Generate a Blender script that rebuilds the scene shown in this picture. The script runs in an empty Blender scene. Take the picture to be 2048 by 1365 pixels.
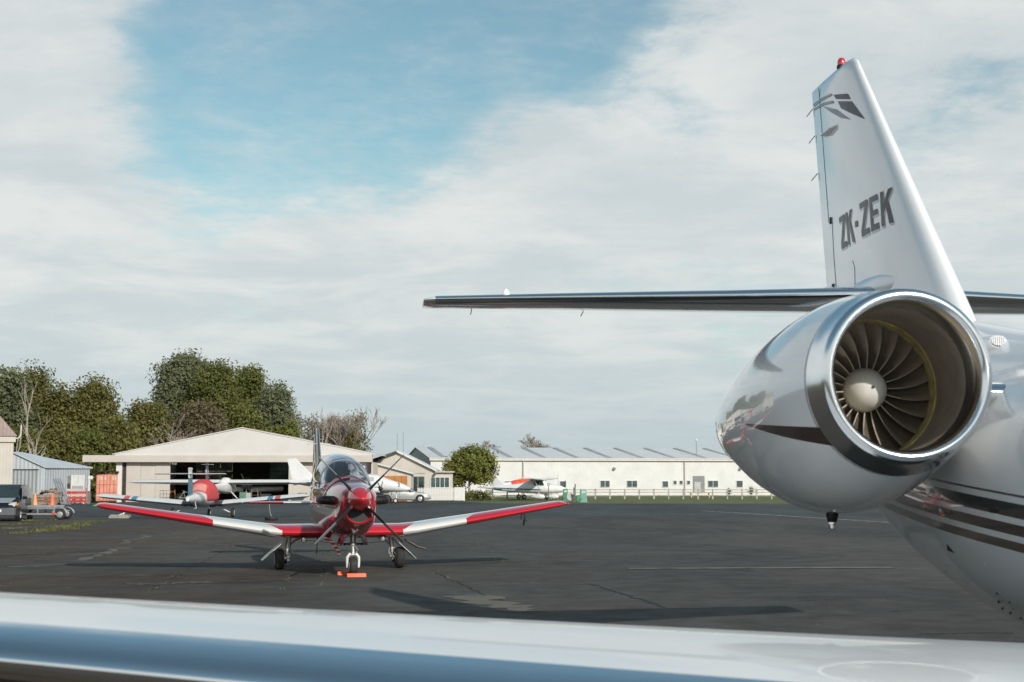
import bpy, bmesh, math, random
import numpy as np
from mathutils import Vector, Matrix

S = bpy.context.scene
COL = S.collection
R = math.radians
random.seed(7)

# ------------------------------------------------------------------ camera
EYE = 1.95
PITCH = math.atan(273.5 / 2844.0)
cam_d = bpy.data.cameras.new('camera')
cam = bpy.data.objects.new('camera', cam_d)
COL.objects.link(cam)
cam_d.lens = 50.0
cam_d.sensor_width = 36.0
cam_d.clip_start = 0.1
cam_d.clip_end = 3000.0
cam.location = (0, 0, EYE)
cam.rotation_euler = (R(90) + PITCH, 0, 0)
cam_d.dof.use_dof = True
cam_d.dof.focus_distance = 29.0
cam_d.dof.aperture_fstop = 4.0
S.camera = cam

# ------------------------------------------------------------------ node helper
class NT:
    def __init__(s, tree):
        s.t = tree
        s.t.nodes.clear()
    def n(s, typ, **kw):
        nd = s.t.nodes.new(typ)
        for k, v in kw.items():
            setattr(nd, k, v)
        return nd
    def l(s, a, b):
        s.t.links.new(a, b)
    def put(s, sock, v):
        if v is None:
            return
        if hasattr(v, 'is_output'):
            s.l(v, sock)
        elif isinstance(v, (tuple, list)):
            if len(sock.default_value) == 4 and len(v) == 3:
                v = (*v, 1)
            sock.default_value = v
        else:
            sock.default_value = v
    def m(s, op, a, b=None, c=None, clamp=False):
        nd = s.n('ShaderNodeMath', operation=op, use_clamp=clamp)
        s.put(nd.inputs[0], a)
        s.put(nd.inputs[1], b)
        s.put(nd.inputs[2], c)
        return nd.outputs[0]
    def v(s, op, a, b=None, sc=None):
        nd = s.n('ShaderNodeVectorMath', operation=op)
        s.put(nd.inputs[0], a)
        s.put(nd.inputs[1], b)
        if sc is not None:
            s.put(nd.inputs['Scale'], sc)
        return nd.outputs['Value'] if op in ('DOT_PRODUCT', 'LENGTH', 'DISTANCE') else nd.outputs[0]
    def noise(s, vec, scale, detail=4, rough=0.55, dist=0.0, out='Fac'):
        nd = s.n('ShaderNodeTexNoise')
        s.put(nd.inputs['Vector'], vec)
        nd.inputs['Scale'].default_value = scale
        nd.inputs['Detail'].default_value = detail
        nd.inputs['Roughness'].default_value = rough
        nd.inputs['Distortion'].default_value = dist
        return nd.outputs[out]
    def ramp(s, fac, a, b, lo=0.0, hi=1.0, smooth=True):
        nd = s.n('ShaderNodeMapRange', interpolation_type='SMOOTHSTEP' if smooth else 'LINEAR')
        s.put(nd.inputs[0], fac)
        for i, x in enumerate((a, b, lo, hi)):
            s.put(nd.inputs[1 + i], x)
        return nd.outputs[0]
    def mix(s, fac, a, b, blend='MIX'):
        nd = s.n('ShaderNodeMix', data_type='RGBA', blend_type=blend)
        s.put(nd.inputs[0], fac)
        s.put(nd.inputs[6], a)
        s.put(nd.inputs[7], b)
        return nd.outputs[2]
    def sep(s, vec):
        nd = s.n('ShaderNodeSeparateXYZ')
        s.put(nd.inputs[0], vec)
        return nd.outputs
    def comb(s, x, y, z):
        nd = s.n('ShaderNodeCombineXYZ')
        for i, q in enumerate((x, y, z)):
            s.put(nd.inputs[i], q)
        return nd.outputs[0]

def pixdir(px, py):
    cx = (px - 1024) / 2844.0
    cy = (682.5 - py) / 2844.0
    d = Vector((cx, math.cos(PITCH) - cy * math.sin(PITCH), math.sin(PITCH) + cy * math.cos(PITCH)))
    return d.normalized()

def at(px, py, Y):
    d = pixdir(px, py)
    t = Y / d.y
    return Vector((d.x * t, Y, EYE + d.z * t))

def gr(px, py, z=0.0):
    d = pixdir(px, py)
    t = (z - EYE) / d.z
    return Vector((d.x * t, d.y * t, z))

# ------------------------------------------------------------------ sky and sun
SUN_EL, SUN_AZ = R(28), R(150)          # azimuth clockwise from +Y
W = bpy.data.worlds.new('World')
S.world = W
W.use_nodes = True
nt = NT(W.node_tree)
tc = nt.n('ShaderNodeTexCoord').outputs['Generated']
dirn = nt.v('NORMALIZE', tc)
sky = nt.n('ShaderNodeTexSky', sky_type='NISHITA')
sky.sun_disc = False
sky.sun_elevation = SUN_EL
sky.sun_rotation = SUN_AZ
sky.altitude = 50
sky.air_density = 1.0
sky.dust_density = 1.2
sky.ozone_density = 1.5
blue = nt.mix(1.0, sky.outputs[0], (0.99, 1.17, 0.96, 1), 'MULTIPLY')
dx, dy, dz = nt.sep(dirn)[:3]
den = nt.m('ADD', nt.m('MAXIMUM', dz, 0.0), 0.10)
pvec = nt.comb(nt.m('DIVIDE', dx, den), nt.m('DIVIDE', dy, den), 0.0)
pst = nt.v('MULTIPLY', pvec, (1.0, 0.95, 1.0))
big = nt.noise(nt.v('ADD', pst, (3.1, 1.7, 0)), 0.62, 3, 0.5, 0.4)
fine = nt.noise(nt.v('ADD', pst, (0.4, 5.2, 0)), 3.6, 10, 0.66, 0.25)
puff = nt.noise(nt.v('ADD', pst, (2.4, 0.7, 0)), 11.0, 6, 0.62, 0.2)
lobes = None
for (px, py, rad, amp) in [(420, 40, 200, 1.0), (640, 60, 230, 1.0), (860, 30, 230, 1.0), (1070, 0, 190, 0.95), (1230, -70, 170, 0.9),
                           (560, 230, 190, 1.0), (760, 190, 150, .75), (410, 270, 150, .55), (960, -200, 300, .8), (1390, 250, 80, .55), (1150, 130, 90, .35),
                           (1950, 175, 100, .6), (1850, 290, 80, .4), (1500, 700, 140, .3), (800, 330, 120, .4), (40, 0, 90, .45), (330, 480, 140, .25), (480, 600, 160, .2)]:
    dd = nt.v('DISTANCE', dirn, tuple(pixdir(px, py)))
    g = nt.m('MULTIPLY', nt.m('EXPONENT', nt.m('MULTIPLY', nt.m('POWER', nt.m('DIVIDE', dd, rad / 2844.0), 2.0), -1.0)), amp)
    lobes = g if lobes is None else nt.m('ADD', lobes, g)
lobes = nt.m('MINIMUM', lobes, 1.15)
body = nt.m('ADD', nt.m('MULTIPLY', big, 0.45), nt.m('ADD', nt.m('MULTIPLY', fine, 0.60), nt.m('MULTIPLY', puff, 0.18)))
high = nt.ramp(dz, 0.30, 0.60, 0.0, 2.0)            # thinner cover overhead than towards the horizon
lobes = nt.m('ADD', lobes, high)
cov = nt.m('SUBTRACT', nt.m('ADD', body, 0.165), nt.m('MULTIPLY', lobes, 0.40))
cov = nt.m('ADD', cov, nt.m('MULTIPLY', nt.m('SUBTRACT', puff, 0.5), 0.20))
core = nt.ramp(cov, 0.45, 0.71, 0.0, 0.92)
veil = nt.ramp(cov, 0.22, 0.62, 0.03, 0.50)
dens = nt.m('SUBTRACT', 1.0, nt.m('MULTIPLY', nt.m('SUBTRACT', 1.0, core), nt.m('SUBTRACT', 1.0, veil)))
tone = nt.noise(nt.v('ADD', pst, (7.3, 2.2, 0)), 1.9, 8, 0.60, 0.3)
ccol = nt.mix(nt.ramp(tone, 0.35, 0.68), (5.3, 5.8, 5.95, 1), (6.75, 6.9, 6.8, 1))
low = nt.ramp(dz, 0.00, 0.13, 1.0, 0.0)
ccol = nt.mix(nt.m('MULTIPLY', low, 0.85), ccol, (4.2, 5.05, 5.45, 1))
skyc = nt.mix(dens, blue, ccol)
bg = nt.n('ShaderNodeBackground')
nt.l(skyc, bg.inputs[0])
bg.inputs[1].default_value = 0.115
nt.l(bg.outputs[0], nt.n('ShaderNodeOutputWorld').inputs[0])

sun_d = bpy.data.lights.new('sun', 'SUN')
sun_d.energy = 4.0
sun_d.angle = R(0.53)
sun_d.color = (1.0, 0.955, 0.89)
sun = bpy.data.objects.new('sun', sun_d)
COL.objects.link(sun)
sv = Vector((math.sin(SUN_AZ) * math.cos(SUN_EL), math.cos(SUN_AZ) * math.cos(SUN_EL), math.sin(SUN_EL)))
sun.rotation_euler = sv.to_track_quat('Z', 'Y').to_euler()
sun.location = sv * 50

S.view_settings.view_transform = 'Standard'
S.view_settings.look = 'None'
S.view_settings.exposure = 0.0
S.view_settings.gamma = 1.0
S.render.engine = 'CYCLES'
S.cycles.use_denoising = True
S.cycles.max_bounces = 8
S.cycles.transparent_max_bounces = 12

# ------------------------------------------------------------------ materials
MATS = {}
def mat(name, col, rough=0.5, metal=0.0, coat=0.0, var=0.06, vscale=3.0, bump=0.0, bscale=40.0, spec=0.5, paint=None, trans=0.0, stretch=None):
    """Principled material with noise wear; paint(nt, coords, colour) may add markings."""
    if name in MATS:
        return MATS[name]
    m = bpy.data.materials.new(name)
    m.use_nodes = True
    t = NT(m.node_tree)
    co = t.n('ShaderNodeTexCoord').outputs['Object']
    b = t.n('ShaderNodeBsdfPrincipled')
    t.l(b.outputs[0], t.n('ShaderNodeOutputMaterial').inputs[0])
    c = (*col, 1)
    vec = co if stretch is None else t.v('MULTIPLY', co, stretch)
    if paint:
        c = paint(t, co, c)
    if var > 0:
        n = t.noise(vec, vscale, 5, 0.6)
        k = t.ramp(n, 0.3, 0.7, 1 - var * 1.6, 1 + var, False)
        c = t.v('SCALE', c, None, k) if hasattr(c, 'is_output') else t.v('SCALE', tuple(col), None, k)
        r2 = t.ramp(n, 0.3, 0.7, min(1, rough * 1.25), rough * 0.85, False)
        t.l(r2, b.inputs['Roughness'])
    else:
        b.inputs['Roughness'].default_value = rough
    t.put(b.inputs['Base Color'], c)
    b.inputs['Metallic'].default_value = metal
    b.inputs['Coat Weight'].default_value = coat
    b.inputs['Coat Roughness'].default_value = 0.03
    b.inputs['Coat IOR'].default_value = 1.7 if coat >= 1 else 1.5
    b.inputs['Specular IOR Level'].default_value = spec
    b.inputs['Transmission Weight'].default_value = trans
    if bump > 0:
        bn = t.n('ShaderNodeBump')
        bn.inputs['Strength'].default_value = bump
        bn.inputs['Distance'].default_value = 0.02
        t.l(t.noise(vec, bscale, 6, 0.7), bn.inputs['Height'])
        t.l(bn.outputs[0], b.inputs['Normal'])
    MATS[name] = m
    return m

def glass_mat(name, tint=(0.75, 0.85, 0.88), rough=0.02):
    """Thin clear sheet: mostly see-through, mirror at grazing angles."""
    m = bpy.data.materials.new(name)
    m.use_nodes = True
    t = NT(m.node_tree)
    tr = t.n('ShaderNodeBsdfTransparent')
    tr.inputs[0].default_value = (*tint, 1)
    gl = t.n('ShaderNodeBsdfGlossy')
    gl.inputs['Roughness'].default_value = rough
    gl.inputs[0].default_value = (0.95, 0.97, 1, 1)
    fr = t.n('ShaderNodeFresnel')
    fr.inputs[0].default_value = 1.6
    mx = t.n('ShaderNodeMixShader')
    t.l(t.m('MINIMUM', t.m('MULTIPLY_ADD', fr.outputs[0], 1.3, 0.05), 0.9), mx.inputs[0])
    t.l(tr.outputs[0], mx.inputs[1])
    t.l(gl.outputs[0], mx.inputs[2])
    t.l(mx.outputs[0], t.n('ShaderNodeOutputMaterial').inputs[0])
    return m

def ribbed(name, col, axis, pitch, depth=0.5, rough=0.5, var=0.05, metal=0.0):
    """Corrugated or board cladding: fine relief from a wave along one axis."""
    m = mat(name, col, rough, metal, 0, var, 0.6)
    t = NT.__new__(NT)
    t.t = m.node_tree
    b = [n for n in m.node_tree.nodes if n.type == 'BSDF_PRINCIPLED'][0]
    co = [n for n in m.node_tree.nodes if n.type == 'TEX_COORD'][0].outputs['Object']
    x = t.sep(co)['XYZ'.index(axis)]
    w = t.m('SINE', t.m('MULTIPLY', x, 2 * math.pi / pitch))
    bn = t.n('ShaderNodeBump')
    bn.inputs['Strength'].default_value = depth
    bn.inputs['Distance'].default_value = 0.03
    t.l(w, bn.inputs['Height'])
    t.l(bn.outputs[0], b.inputs['Normal'])
    return m

# ------------------------------------------------------------------ mesh helper
class MB:
    def __init__(s):
        s.v = []
        s.f = []
        s.mi = []
        s.cur = 0
    def add(s, vs, fs):
        o = len(s.v)
        s.v += [tuple(p) for p in vs]
        s.f += [tuple(i + o for i in q) for q in fs]
        s.mi += [s.cur] * len(fs)
        return s
    def box(s, c, d, rz=0.0, rx=0.0, ry=0.0):
        hx, hy, hz = d[0] / 2, d[1] / 2, d[2] / 2
        M = Matrix.Rotation(rz, 3, 'Z') @ Matrix.Rotation(ry, 3, 'Y') @ Matrix.Rotation(rx, 3, 'X')
        vs = [Vector(c) + M @ Vector((x * hx, y * hy, z * hz)) for x in (-1, 1) for y in (-1, 1) for z in (-1, 1)]
        return s.add(vs, [(0, 1, 3, 2), (4, 6, 7, 5), (0, 4, 5, 1), (2, 3, 7, 6), (0, 2, 6, 4), (1, 5, 7, 3)])
    def bbox(s, x0, x1, y0, y1, z0, z1):
        return s.box(((x0 + x1) / 2, (y0 + y1) / 2, (z0 + z1) / 2), (abs(x1 - x0), abs(y1 - y0), abs(z1 - z0)))
    def loft(s, rings, closed=True, cap0=True, cap1=True):
        n = len(rings[0])
        vs = [p for r in rings for p in r]
        fs = []
        m = n if closed else n - 1
        for i in range(len(rings) - 1):
            for j in range(m):
                k = (j + 1) % n
                fs.append((i * n + j, i * n + k, (i + 1) * n + k, (i + 1) * n + j))
        if closed and cap0:
            fs.append(tuple(reversed(range(n))))
        if closed and cap1:
            fs.append(tuple((len(rings) - 1) * n + j for j in range(n)))
        return s.add(vs, fs)
    def tube(s, pts, r, n=8, cap=True):
        pts = [Vector(p) for p in pts]
        rs = r if isinstance(r, (list, tuple)) else [r] * len(pts)
        rings = []
        up = None
        for i, p in enumerate(pts):
            a = pts[max(0, i - 1)]
            b = pts[min(len(pts) - 1, i + 1)]
            t = (b - a).normalized()
            if up is None:
                up = Vector((0, 0, 1)) if abs(t.z) < 0.9 else Vector((1, 0, 0))
            x = t.cross(up)
            if x.length < 1e-4:
                x = t.cross(Vector((0, 1, 0)))
            x.normalize()
            y = x.cross(t).normalized()
            up = y
            rings.append([p + (x * math.cos(2 * math.pi * k / n) + y * math.sin(2 * math.pi * k / n)) * rs[i] for k in range(n)])
        return s.loft(rings, True, cap, cap)
    def lathe(s, o, axis, prof, n=24, a0=0.0, a1=2 * math.pi, cap=True, ref=None):
        """profile of (distance along axis, radius)"""
        o = Vector(o)
        ax = Vector(axis).normalized()
        rf = Vector(ref) if ref else (Vector((0, 0, 1)) if abs(ax.z) < 0.9 else Vector((1, 0, 0)))
        x = (rf - ax * rf.dot(ax)).normalized()
        y = ax.cross(x)
        full = abs(a1 - a0 - 2 * math.pi) < 1e-5
        cnt = n if full else n + 1
        rings = []
        for (d, r) in prof:
            rings.append([o + ax * d + (x * math.cos(a0 + (a1 - a0) * k / n) + y * math.sin(a0 + (a1 - a0) * k / n)) * r for k in range(cnt)])
        return s.loft(rings, full, cap, cap)
    def poly(s, pts, th=None):
        pts = [Vector(p) for p in pts]
        n = len(pts)
        if th is None:
            return s.add(pts, [tuple(range(n))])
        t = Vector(th)
        vs = pts + [p + t for p in pts]
        fs = [tuple(reversed(range(n))), tuple(range(n, 2 * n))] + [(i, (i + 1) % n, n + (i + 1) % n, n + i) for i in range(n)]
        return s.add(vs, fs)
    def mesh(s, name, mats, smooth=35):
        me = bpy.data.meshes.new(name)
        me.from_pydata(s.v, [], s.f)
        for m in (mats if isinstance(mats, (list, tuple)) else [mats]):
            me.materials.append(m)
        if max(s.mi or [0]) > 0:
            me.polygons.foreach_set('material_index', s.mi)
        bm = bmesh.new()
        bm.from_mesh(me)
        bmesh.ops.recalc_face_normals(bm, faces=bm.faces)
        bm.to_mesh(me)
        bm.free()
        if smooth:
            me.polygons.foreach_set('use_smooth', [True] * len(me.polygons))
            me.set_sharp_from_angle(angle=R(smooth))
        me.update()
        return me
    def build(s, name, mats, parent=None, smooth=35, label=None):
        o = bpy.data.objects.new(name, s.mesh(name, mats, smooth))
        COL.objects.link(o)
        if parent:
            o.parent = parent
        if label:
            o['label'] = label
        return o

def tag(o, label, cat, group=None):
    o['label'] = label
    o['category'] = cat
    if group:
        o['group'] = group
    return o

def thing(name, label, cat, loc=(0, 0, 0), rz=0.0, group=None):
    o = bpy.data.objects.new(name, None)
    o.empty_display_size = 0.2
    COL.objects.link(o)
    o.location = loc
    o.rotation_euler = (0, 0, rz)
    return tag(o, label, cat, group)

def struct(o, kind='structure'):
    o['kind'] = kind
    return o

def copy_obj(src, parent=None, loc=None):
    c = src.copy()
    COL.objects.link(c)
    c.parent = parent
    if loc is not None:
        c.location = loc
    return c

def bevel(o, w=0.01, seg=2):
    md = o.modifiers.new('bevel', 'BEVEL')
    md.width = w
    md.segments = seg
    md.limit_method = 'ANGLE'
    return o

def airfoil(n=14, t=0.12, camber=0.02):
    up, lo = [], []
    for i in range(n + 1):
        x = 0.5 * (1 - math.cos(math.pi * i / n))
        y = 5 * t * (0.2969 * math.sqrt(x) - 0.126 * x - 0.3516 * x * x + 0.2843 * x ** 3 - 0.1036 * x ** 4)
        c = camber * 4 * x * (1 - x)
        up.append((x, c + y))
        lo.append((x, c - y))
    return list(reversed(up)) + lo[1:-1]       # TE -> LE over the top, back underneath

def wing_ring(st, n=14, camber=0.02, sub=None, off=0.0, vertical=False):
    """st = (span, v_le, z, chord, t, twist). +v is aft. vertical: span is height."""
    sp, vle, z, c, t, tw = st
    pts = []
    af = airfoil(n, t, camber)
    ct, sn = math.cos(R(tw)), math.sin(R(tw))
    for (x, y) in af:
        if sub and x > sub:
            continue
        X = x * c
        Y = y * c
        if off:
            l = math.hypot(x - 0.25, y * 4) or 1
            X += (x - 0.25) / l * off if x < 0.2 else 0
            Y += off * (1 if y >= camber * 4 * x * (1 - x) else -1) * min(1, x / 0.01 + 0.2)
        v = vle + X * ct + Y * sn * 0
        h = z + Y * ct - X * sn
        pts.append((Y, vle + X, sp) if vertical else (sp, v, h))
    return pts

def wing(mb, sts, n=14, camber=0.02, vertical=False):
    return mb.loft([wing_ring(s, n, camber, vertical=vertical) for s in sts])

def super_ring(v, cu, cz, hw, ht, hb, n=24, e=2.2):
    pts = []
    for k in range(n):
        a = 2 * math.pi * k / n
        ca, sa = math.cos(a), math.sin(a)
        x = hw * math.copysign(abs(ca) ** (2 / e), ca)
        h = ht if sa >= 0 else hb
        z = h * math.copysign(abs(sa) ** (2 / e), sa)
        pts.append((cu + x, v, cz + z))
    return pts

def interp(sts, sub=4):
    """smooth (Catmull-Rom) interpolation of station tuples"""
    out = []
    for i in range(len(sts) - 1):
        p0 = sts[max(0, i - 1)]; p1 = sts[i]; p2 = sts[i + 1]; p3 = sts[min(len(sts) - 1, i + 2)]
        for j in range(sub):
            t = j / sub
            out.append(tuple(0.5 * (2 * b + (c - a) * t + (2 * a - 5 * b + 4 * c - d) * t * t + (3 * b - a - 3 * c + d) * t ** 3) for a, b, c, d in zip(p0, p1, p2, p3)))
    out.append(tuple(sts[-1]))
    return out

def wheel(parent, c, axis, r, w, tyre, rim, n=20, name='wheel'):
    a = Vector(axis).normalized()
    mb = MB()
    mb.lathe(Vector(c) - a * w / 2, a, [(0.02 * w, r * 0.55), (0, r * 0.62), (w * .02, r * .82), (w * .14, r * .95), (w * .3, r * .995), (w * .36, r * .985), (w * .4, r), (w * .6, r), (w * .64, r * .985), (w * .7, r * .995), (w * .86, r * .95), (w * .98, r * .82), (w, r * .62), (w * .98, r * .55)], n)
    t = mb.build(name, tyre, parent, 40)
    m2 = MB()
    m2.lathe(Vector(c) - a * w * 0.53, a, [(0, r * .2), (0, r * .5), (w * .06, r * .57), (w * 1.0, r * .57), (w * 1.06, r * .5), (w * 1.06, r * .2)], n)
    m2.build('rim', rim, t, 40)
    return t

# ------------------------------------------------------------------ the ground
def ground_mat(name, base, spec_amt, stain=None, rough=0.85):
    m = bpy.data.materials.new(name)
    m.use_nodes = True
    t = NT(m.node_tree)
    co = t.n('ShaderNodeTexCoord').outputs['Object']
    b = t.n('ShaderNodeBsdfPrincipled')
    t.l(b.outputs[0], t.n('ShaderNodeOutputMaterial').inputs[0])
    agg = t.noise(co, 45, 3, 0.8)
    mid = t.noise(co, 1.3, 6, 0.65, 0.3)
    bigp = t.noise(t.v('MULTIPLY', co, (1, 0.45, 1)), 0.16, 4, 0.6, 0.6)
    streak = t.noise(t.v('MULTIPLY', co, (0.35, 1.6, 1)), 0.9, 5, 0.6)
    k = t.m('ADD', t.ramp(agg, 0.32, 0.70, 0.55, 1.5, False), t.m('ADD', t.ramp(mid, 0.3, 0.7, -0.22, 0.22, False), t.m('ADD', t.ramp(bigp, 0.35, 0.65, -0.22, 0.2), t.ramp(streak, 0.35, 0.7, -0.05, 0.08))))
    c = t.v('SCALE', base, None, k)
    if stain:
        x, y, z = t.sep(co)[:3]
        w = t.m('ADD', t.noise(t.v('MULTIPLY', co, (0.6, 1, 1)), 0.22, 4, 0.55, 0.5), t.m('MULTIPLY', t.m('ADD', x, 3.0), -0.022))
        w = t.m('ADD', w, t.m('MULTIPLY', t.m('SUBTRACT', 46.0, y), 0.006))
        sm = t.ramp(w, 0.55, 0.85, 0.0, 1.0)
        c = t.mix(sm, c, t.v('SCALE', stain, None, k))
    speck = t.ramp(t.noise(co, 38, 2, 0.6), 0.70, 0.76)
    c = t.mix(t.m('MULTIPLY', speck, spec_amt), c, (0.30, 0.29, 0.26, 1))
    t.put(b.inputs['Base Color'], c)
    b.inputs['Specular IOR Level'].default_value = 0.20
    t.l(t.ramp(mid, 0.3, 0.7, rough, rough - 0.16, False), b.inputs['Roughness'])
    bn = t.n('ShaderNodeBump')
    bn.inputs['Strength'].default_value = 0.45
    bn.inputs['Distance'].default_value = 0.015
    t.l(t.m('ADD', agg, t.m('MULTIPLY', mid, 0.6)), bn.inputs['Height'])
    t.l(bn.outputs[0], b.inputs['Normal'])
    return m

def sheet(name, pts, m, z):
    return MB().add([(p[0], p[1], z) for p in pts], [tuple(range(len(pts)))]).build(name, m, None, 0)

grass_m = mat('grass_ground', (0.11, 0.125, 0.04), 0.95, 0, 0, 0.4, 1.2, 0.8, 12)
asph_near = ground_mat('asphalt_old', (0.062, 0.060, 0.055), 0.5, (0.062, 0.046, 0.035))
asph_far = ground_mat('asphalt_seal', (0.052, 0.058, 0.060), 0.25, None, 0.82)
struct(sheet('ground', [(-900, -300), (900, -300), (900, 1500), (-900, 1500)], grass_m, -0.03))
struct(sheet('apron', [(-70, -60), (90, -60), (90, 70.2), (-70, 69.2)], asph_near, 0.0))
struct(sheet('taxi_lane', [(-70, 69.0), (90, 70.0), (90, 106.5), (-1.5, 109), (-4.5, 118.5), (-12, 123), (-36, 124), (-36, 108), (-70, 106)], asph_far, 0.004))
conc_m = mat('concrete', (0.20, 0.19, 0.165), 0.9, 0, 0, 0.25, 1.5, 0.5, 30)
struct(sheet('lane_edge', [(-40, 69.0), (-8.6, 69.3), (-8.6, 69.62), (-40, 69.35)], conc_m, 0.008))

def worn(name, col, base, amount=0.5, scale=6.0):
    """faded paint or patch with a ragged, partly lost surface"""
    m = bpy.data.materials.new(name)
    m.use_nodes = True
    t = NT(m.node_tree)
    co = t.n('ShaderNodeTexCoord').outputs['Object']
    b = t.n('ShaderNodeBsdfPrincipled')
    t.l(b.outputs[0], t.n('ShaderNodeOutputMaterial').inputs[0])
    w = t.ramp(t.noise(co, scale, 6, 0.7), amount - 0.08, amount + 0.12)
    t.put(b.inputs['Base Color'], t.mix(w, (*base, 1), (*col, 1)))
    b.inputs['Roughness'].default_value = 0.9
    return m

paint_m = worn('worn_paint', (0.40, 0.40, 0.37), (0.06, 0.063, 0.062), 0.46, 3.0)
paint_faint = worn('faint_paint', (0.16, 0.155, 0.14), (0.062, 0.060, 0.055), 0.42, 2.6)
def strip(name, p, q, w, m, z=0.006, jag=0.0, seg=1):
    a, b = Vector((p[0], p[1], 0)), Vector((q[0], q[1], 0))
    d = (b - a).normalized()
    nrm = Vector((-d.y, d.x, 0))
    mb = MB()
    L, Rr = [], []
    for i in range(seg + 1):
        t = i / seg
        o = a + (b - a) * t + nrm * random.uniform(-jag, jag)
        ww = w * random.uniform(0.35, 1.3) if jag else w
        L.append(tuple(o + nrm * ww / 2 + Vector((0, 0, z))))
        Rr.append(tuple(o - nrm * ww / 2 + Vector((0, 0, z))))
    n = seg + 1
    mb.add(L + Rr, [(i, i + 1, n + i + 1, n + i) for i in range(seg)])
    return mb.build(name, m, None, 0)

for (a, b, w, m) in [((1255, 1138), (1785, 1136), 0.36, paint_faint), ((1400, 1022), (1785, 1046), 0.28, paint_m), ((1430, 1040), (1795, 1061), 0.12, paint_faint),
                     ((1190, 1032), (1560, 1024), 0.3, paint_faint), ((1060, 1050), (1250, 1066), 0.10, paint_faint)]:
    struct(strip('painted_line', gr(*a), gr(*b), w, m, 0.010))
crack_m = mat('crack_bitumen', (0.014, 0.014, 0.014), 0.8, 0, 0, 0.2)
patch_m = worn('pale_patch', (0.115, 0.106, 0.088), (0.062, 0.060, 0.054), 0.40, 2.0)
for (a, b, w) in [((1180, 1168), (1335, 1216), 0.07), ((1780, 1222), (1880, 1220), 0.05), ((1600, 1202), (1740, 1196), 0.04), ((1840, 1268), (2030, 1266), 0.05),
                  ((300, 1180), (450, 1100), 0.03), ((860, 1140), (1045, 1222), 0.04)]:
    struct(strip('pavement_crack', gr(*a), gr(*b), w, crack_m, 0.005, 0.05, 36))
for (a, b, w) in [((935, 1192), (1050, 1224), 0.75), ((160, 1122), (250, 1096), 0.35), ((240, 1088), (300, 1070), 0.2)]:
    struct(strip('pale_patch', gr(*a), gr(*b), w, patch_m, 0.0055, 0.18, 16))

stain_m = worn('oil_stain', (0.030, 0.021, 0.016), (0.058, 0.050, 0.043), 0.42, 0.9)
dark_patch = worn('dark_seal_patch', (0.040, 0.039, 0.036), (0.056, 0.053, 0.048), 0.36, 1.4)
scuff_m = worn('pale_scuff', (0.105, 0.10, 0.088), (0.062, 0.058, 0.052), 0.52, 3.5)
for (a, b, w) in [((90, 1150), (560, 1147), 1.5), ((-60, 1112), (90, 1106), 1.6), ((330, 1166), (600, 1160), 0.7)]:
    struct(strip('oil_stain', gr(*a), gr(*b), w, stain_m, 0.0042, 0.25, 22))
for (a, b, w) in [((60, 1078), (330, 1074), 2.2), ((420, 1100), (560, 1098), 1.3), ((1040, 1100), (1560, 1098), 2.0)]:
    struct(strip('seal_patch', gr(*a), gr(*b), w, dark_patch, 0.0036, 0.06, 8))
for (a, b, w) in [((120, 1112), (215, 1106), .8), ((60, 1098), (150, 1094), .5), ((430, 1090), (520, 1088), .5), ((260, 1170), (420, 1164), .4), ((20, 1135), (130, 1128), .5)]:
    struct(strip('pale_scuff', gr(*a), gr(*b), w, scuff_m, 0.0048, 0.22, 18))
# weeds along the joints and the grass tufts at the left: too many to count
def weeds(name, lines, label, n_per_m=26, h=(0.015, 0.06), col=(0.16, 0.17, 0.05), spread=0.10):
    vs, fs = [], []
    for (a, b, dens) in lines:
        a, b = gr(*a), gr(*b)
        L = (b - a).length
        for i in range(int(L * n_per_m * dens)):
            t = random.random()
            if math.sin(t * L * 1.7 + a.x) + math.sin(t * L * 0.63) < 0.1 and dens < 2:
                continue
            p = a + (b - a) * t + Vector((random.gauss(0, spread), random.gauss(0, spread), 0))
            hh = random.uniform(*h)
            an = random.uniform(0, 6.28)
            w = hh * 0.45
            q = Vector((math.cos(an) * w, math.sin(an) * w, 0))
            tip = Vector((random.gauss(0, hh * .5), random.gauss(0, hh * .5), hh))
            o = len(vs)
            vs += [tuple(p - q), tuple(p + q), tuple(p + tip)]
            fs.append((o, o + 1, o + 2))
    mb = MB()
    mb.add(vs, fs)
    o = mb.build(name, mat('weed_' + name, col, 0.9, 0, 0, 0.4, 0.8), None, 0)
    o['kind'] = 'stuff'
    tag(o, label, 'weeds')
    return o
def grit(name, n, label):
    vs, fs = [], []
    rg = random.Random(12)
    for i in range(n):
        y = 13 + 42 * rg.random() ** 1.4
        x = rg.uniform(-.42, .42) * y + rg.gauss(0, .3)
        s = rg.uniform(.003, .009) * (1 + y * .012)
        a = rg.uniform(0, 6.28)
        o = len(vs)
        for k in range(4):
            r_ = s * rg.uniform(.6, 1.2)
            vs.append((x + r_ * math.cos(a + k * 1.57), y + r_ * math.sin(a + k * 1.57), .007))
        vs.append((x, y, .007 + s * rg.uniform(.4, .9)))
        fs += [(o + k, o + (k + 1) % 4, o + 4) for k in range(4)]
    o = MB().add(vs, fs).build(name, mat('stone_chip', (.17, .16, .14), .9, 0, 0, .4, .9), None, 0)
    o['kind'] = 'stuff'
    return tag(o, label, 'grit')
grit('loose_grit', 1500, 'pale stone chips scattered over the apron')
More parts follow.
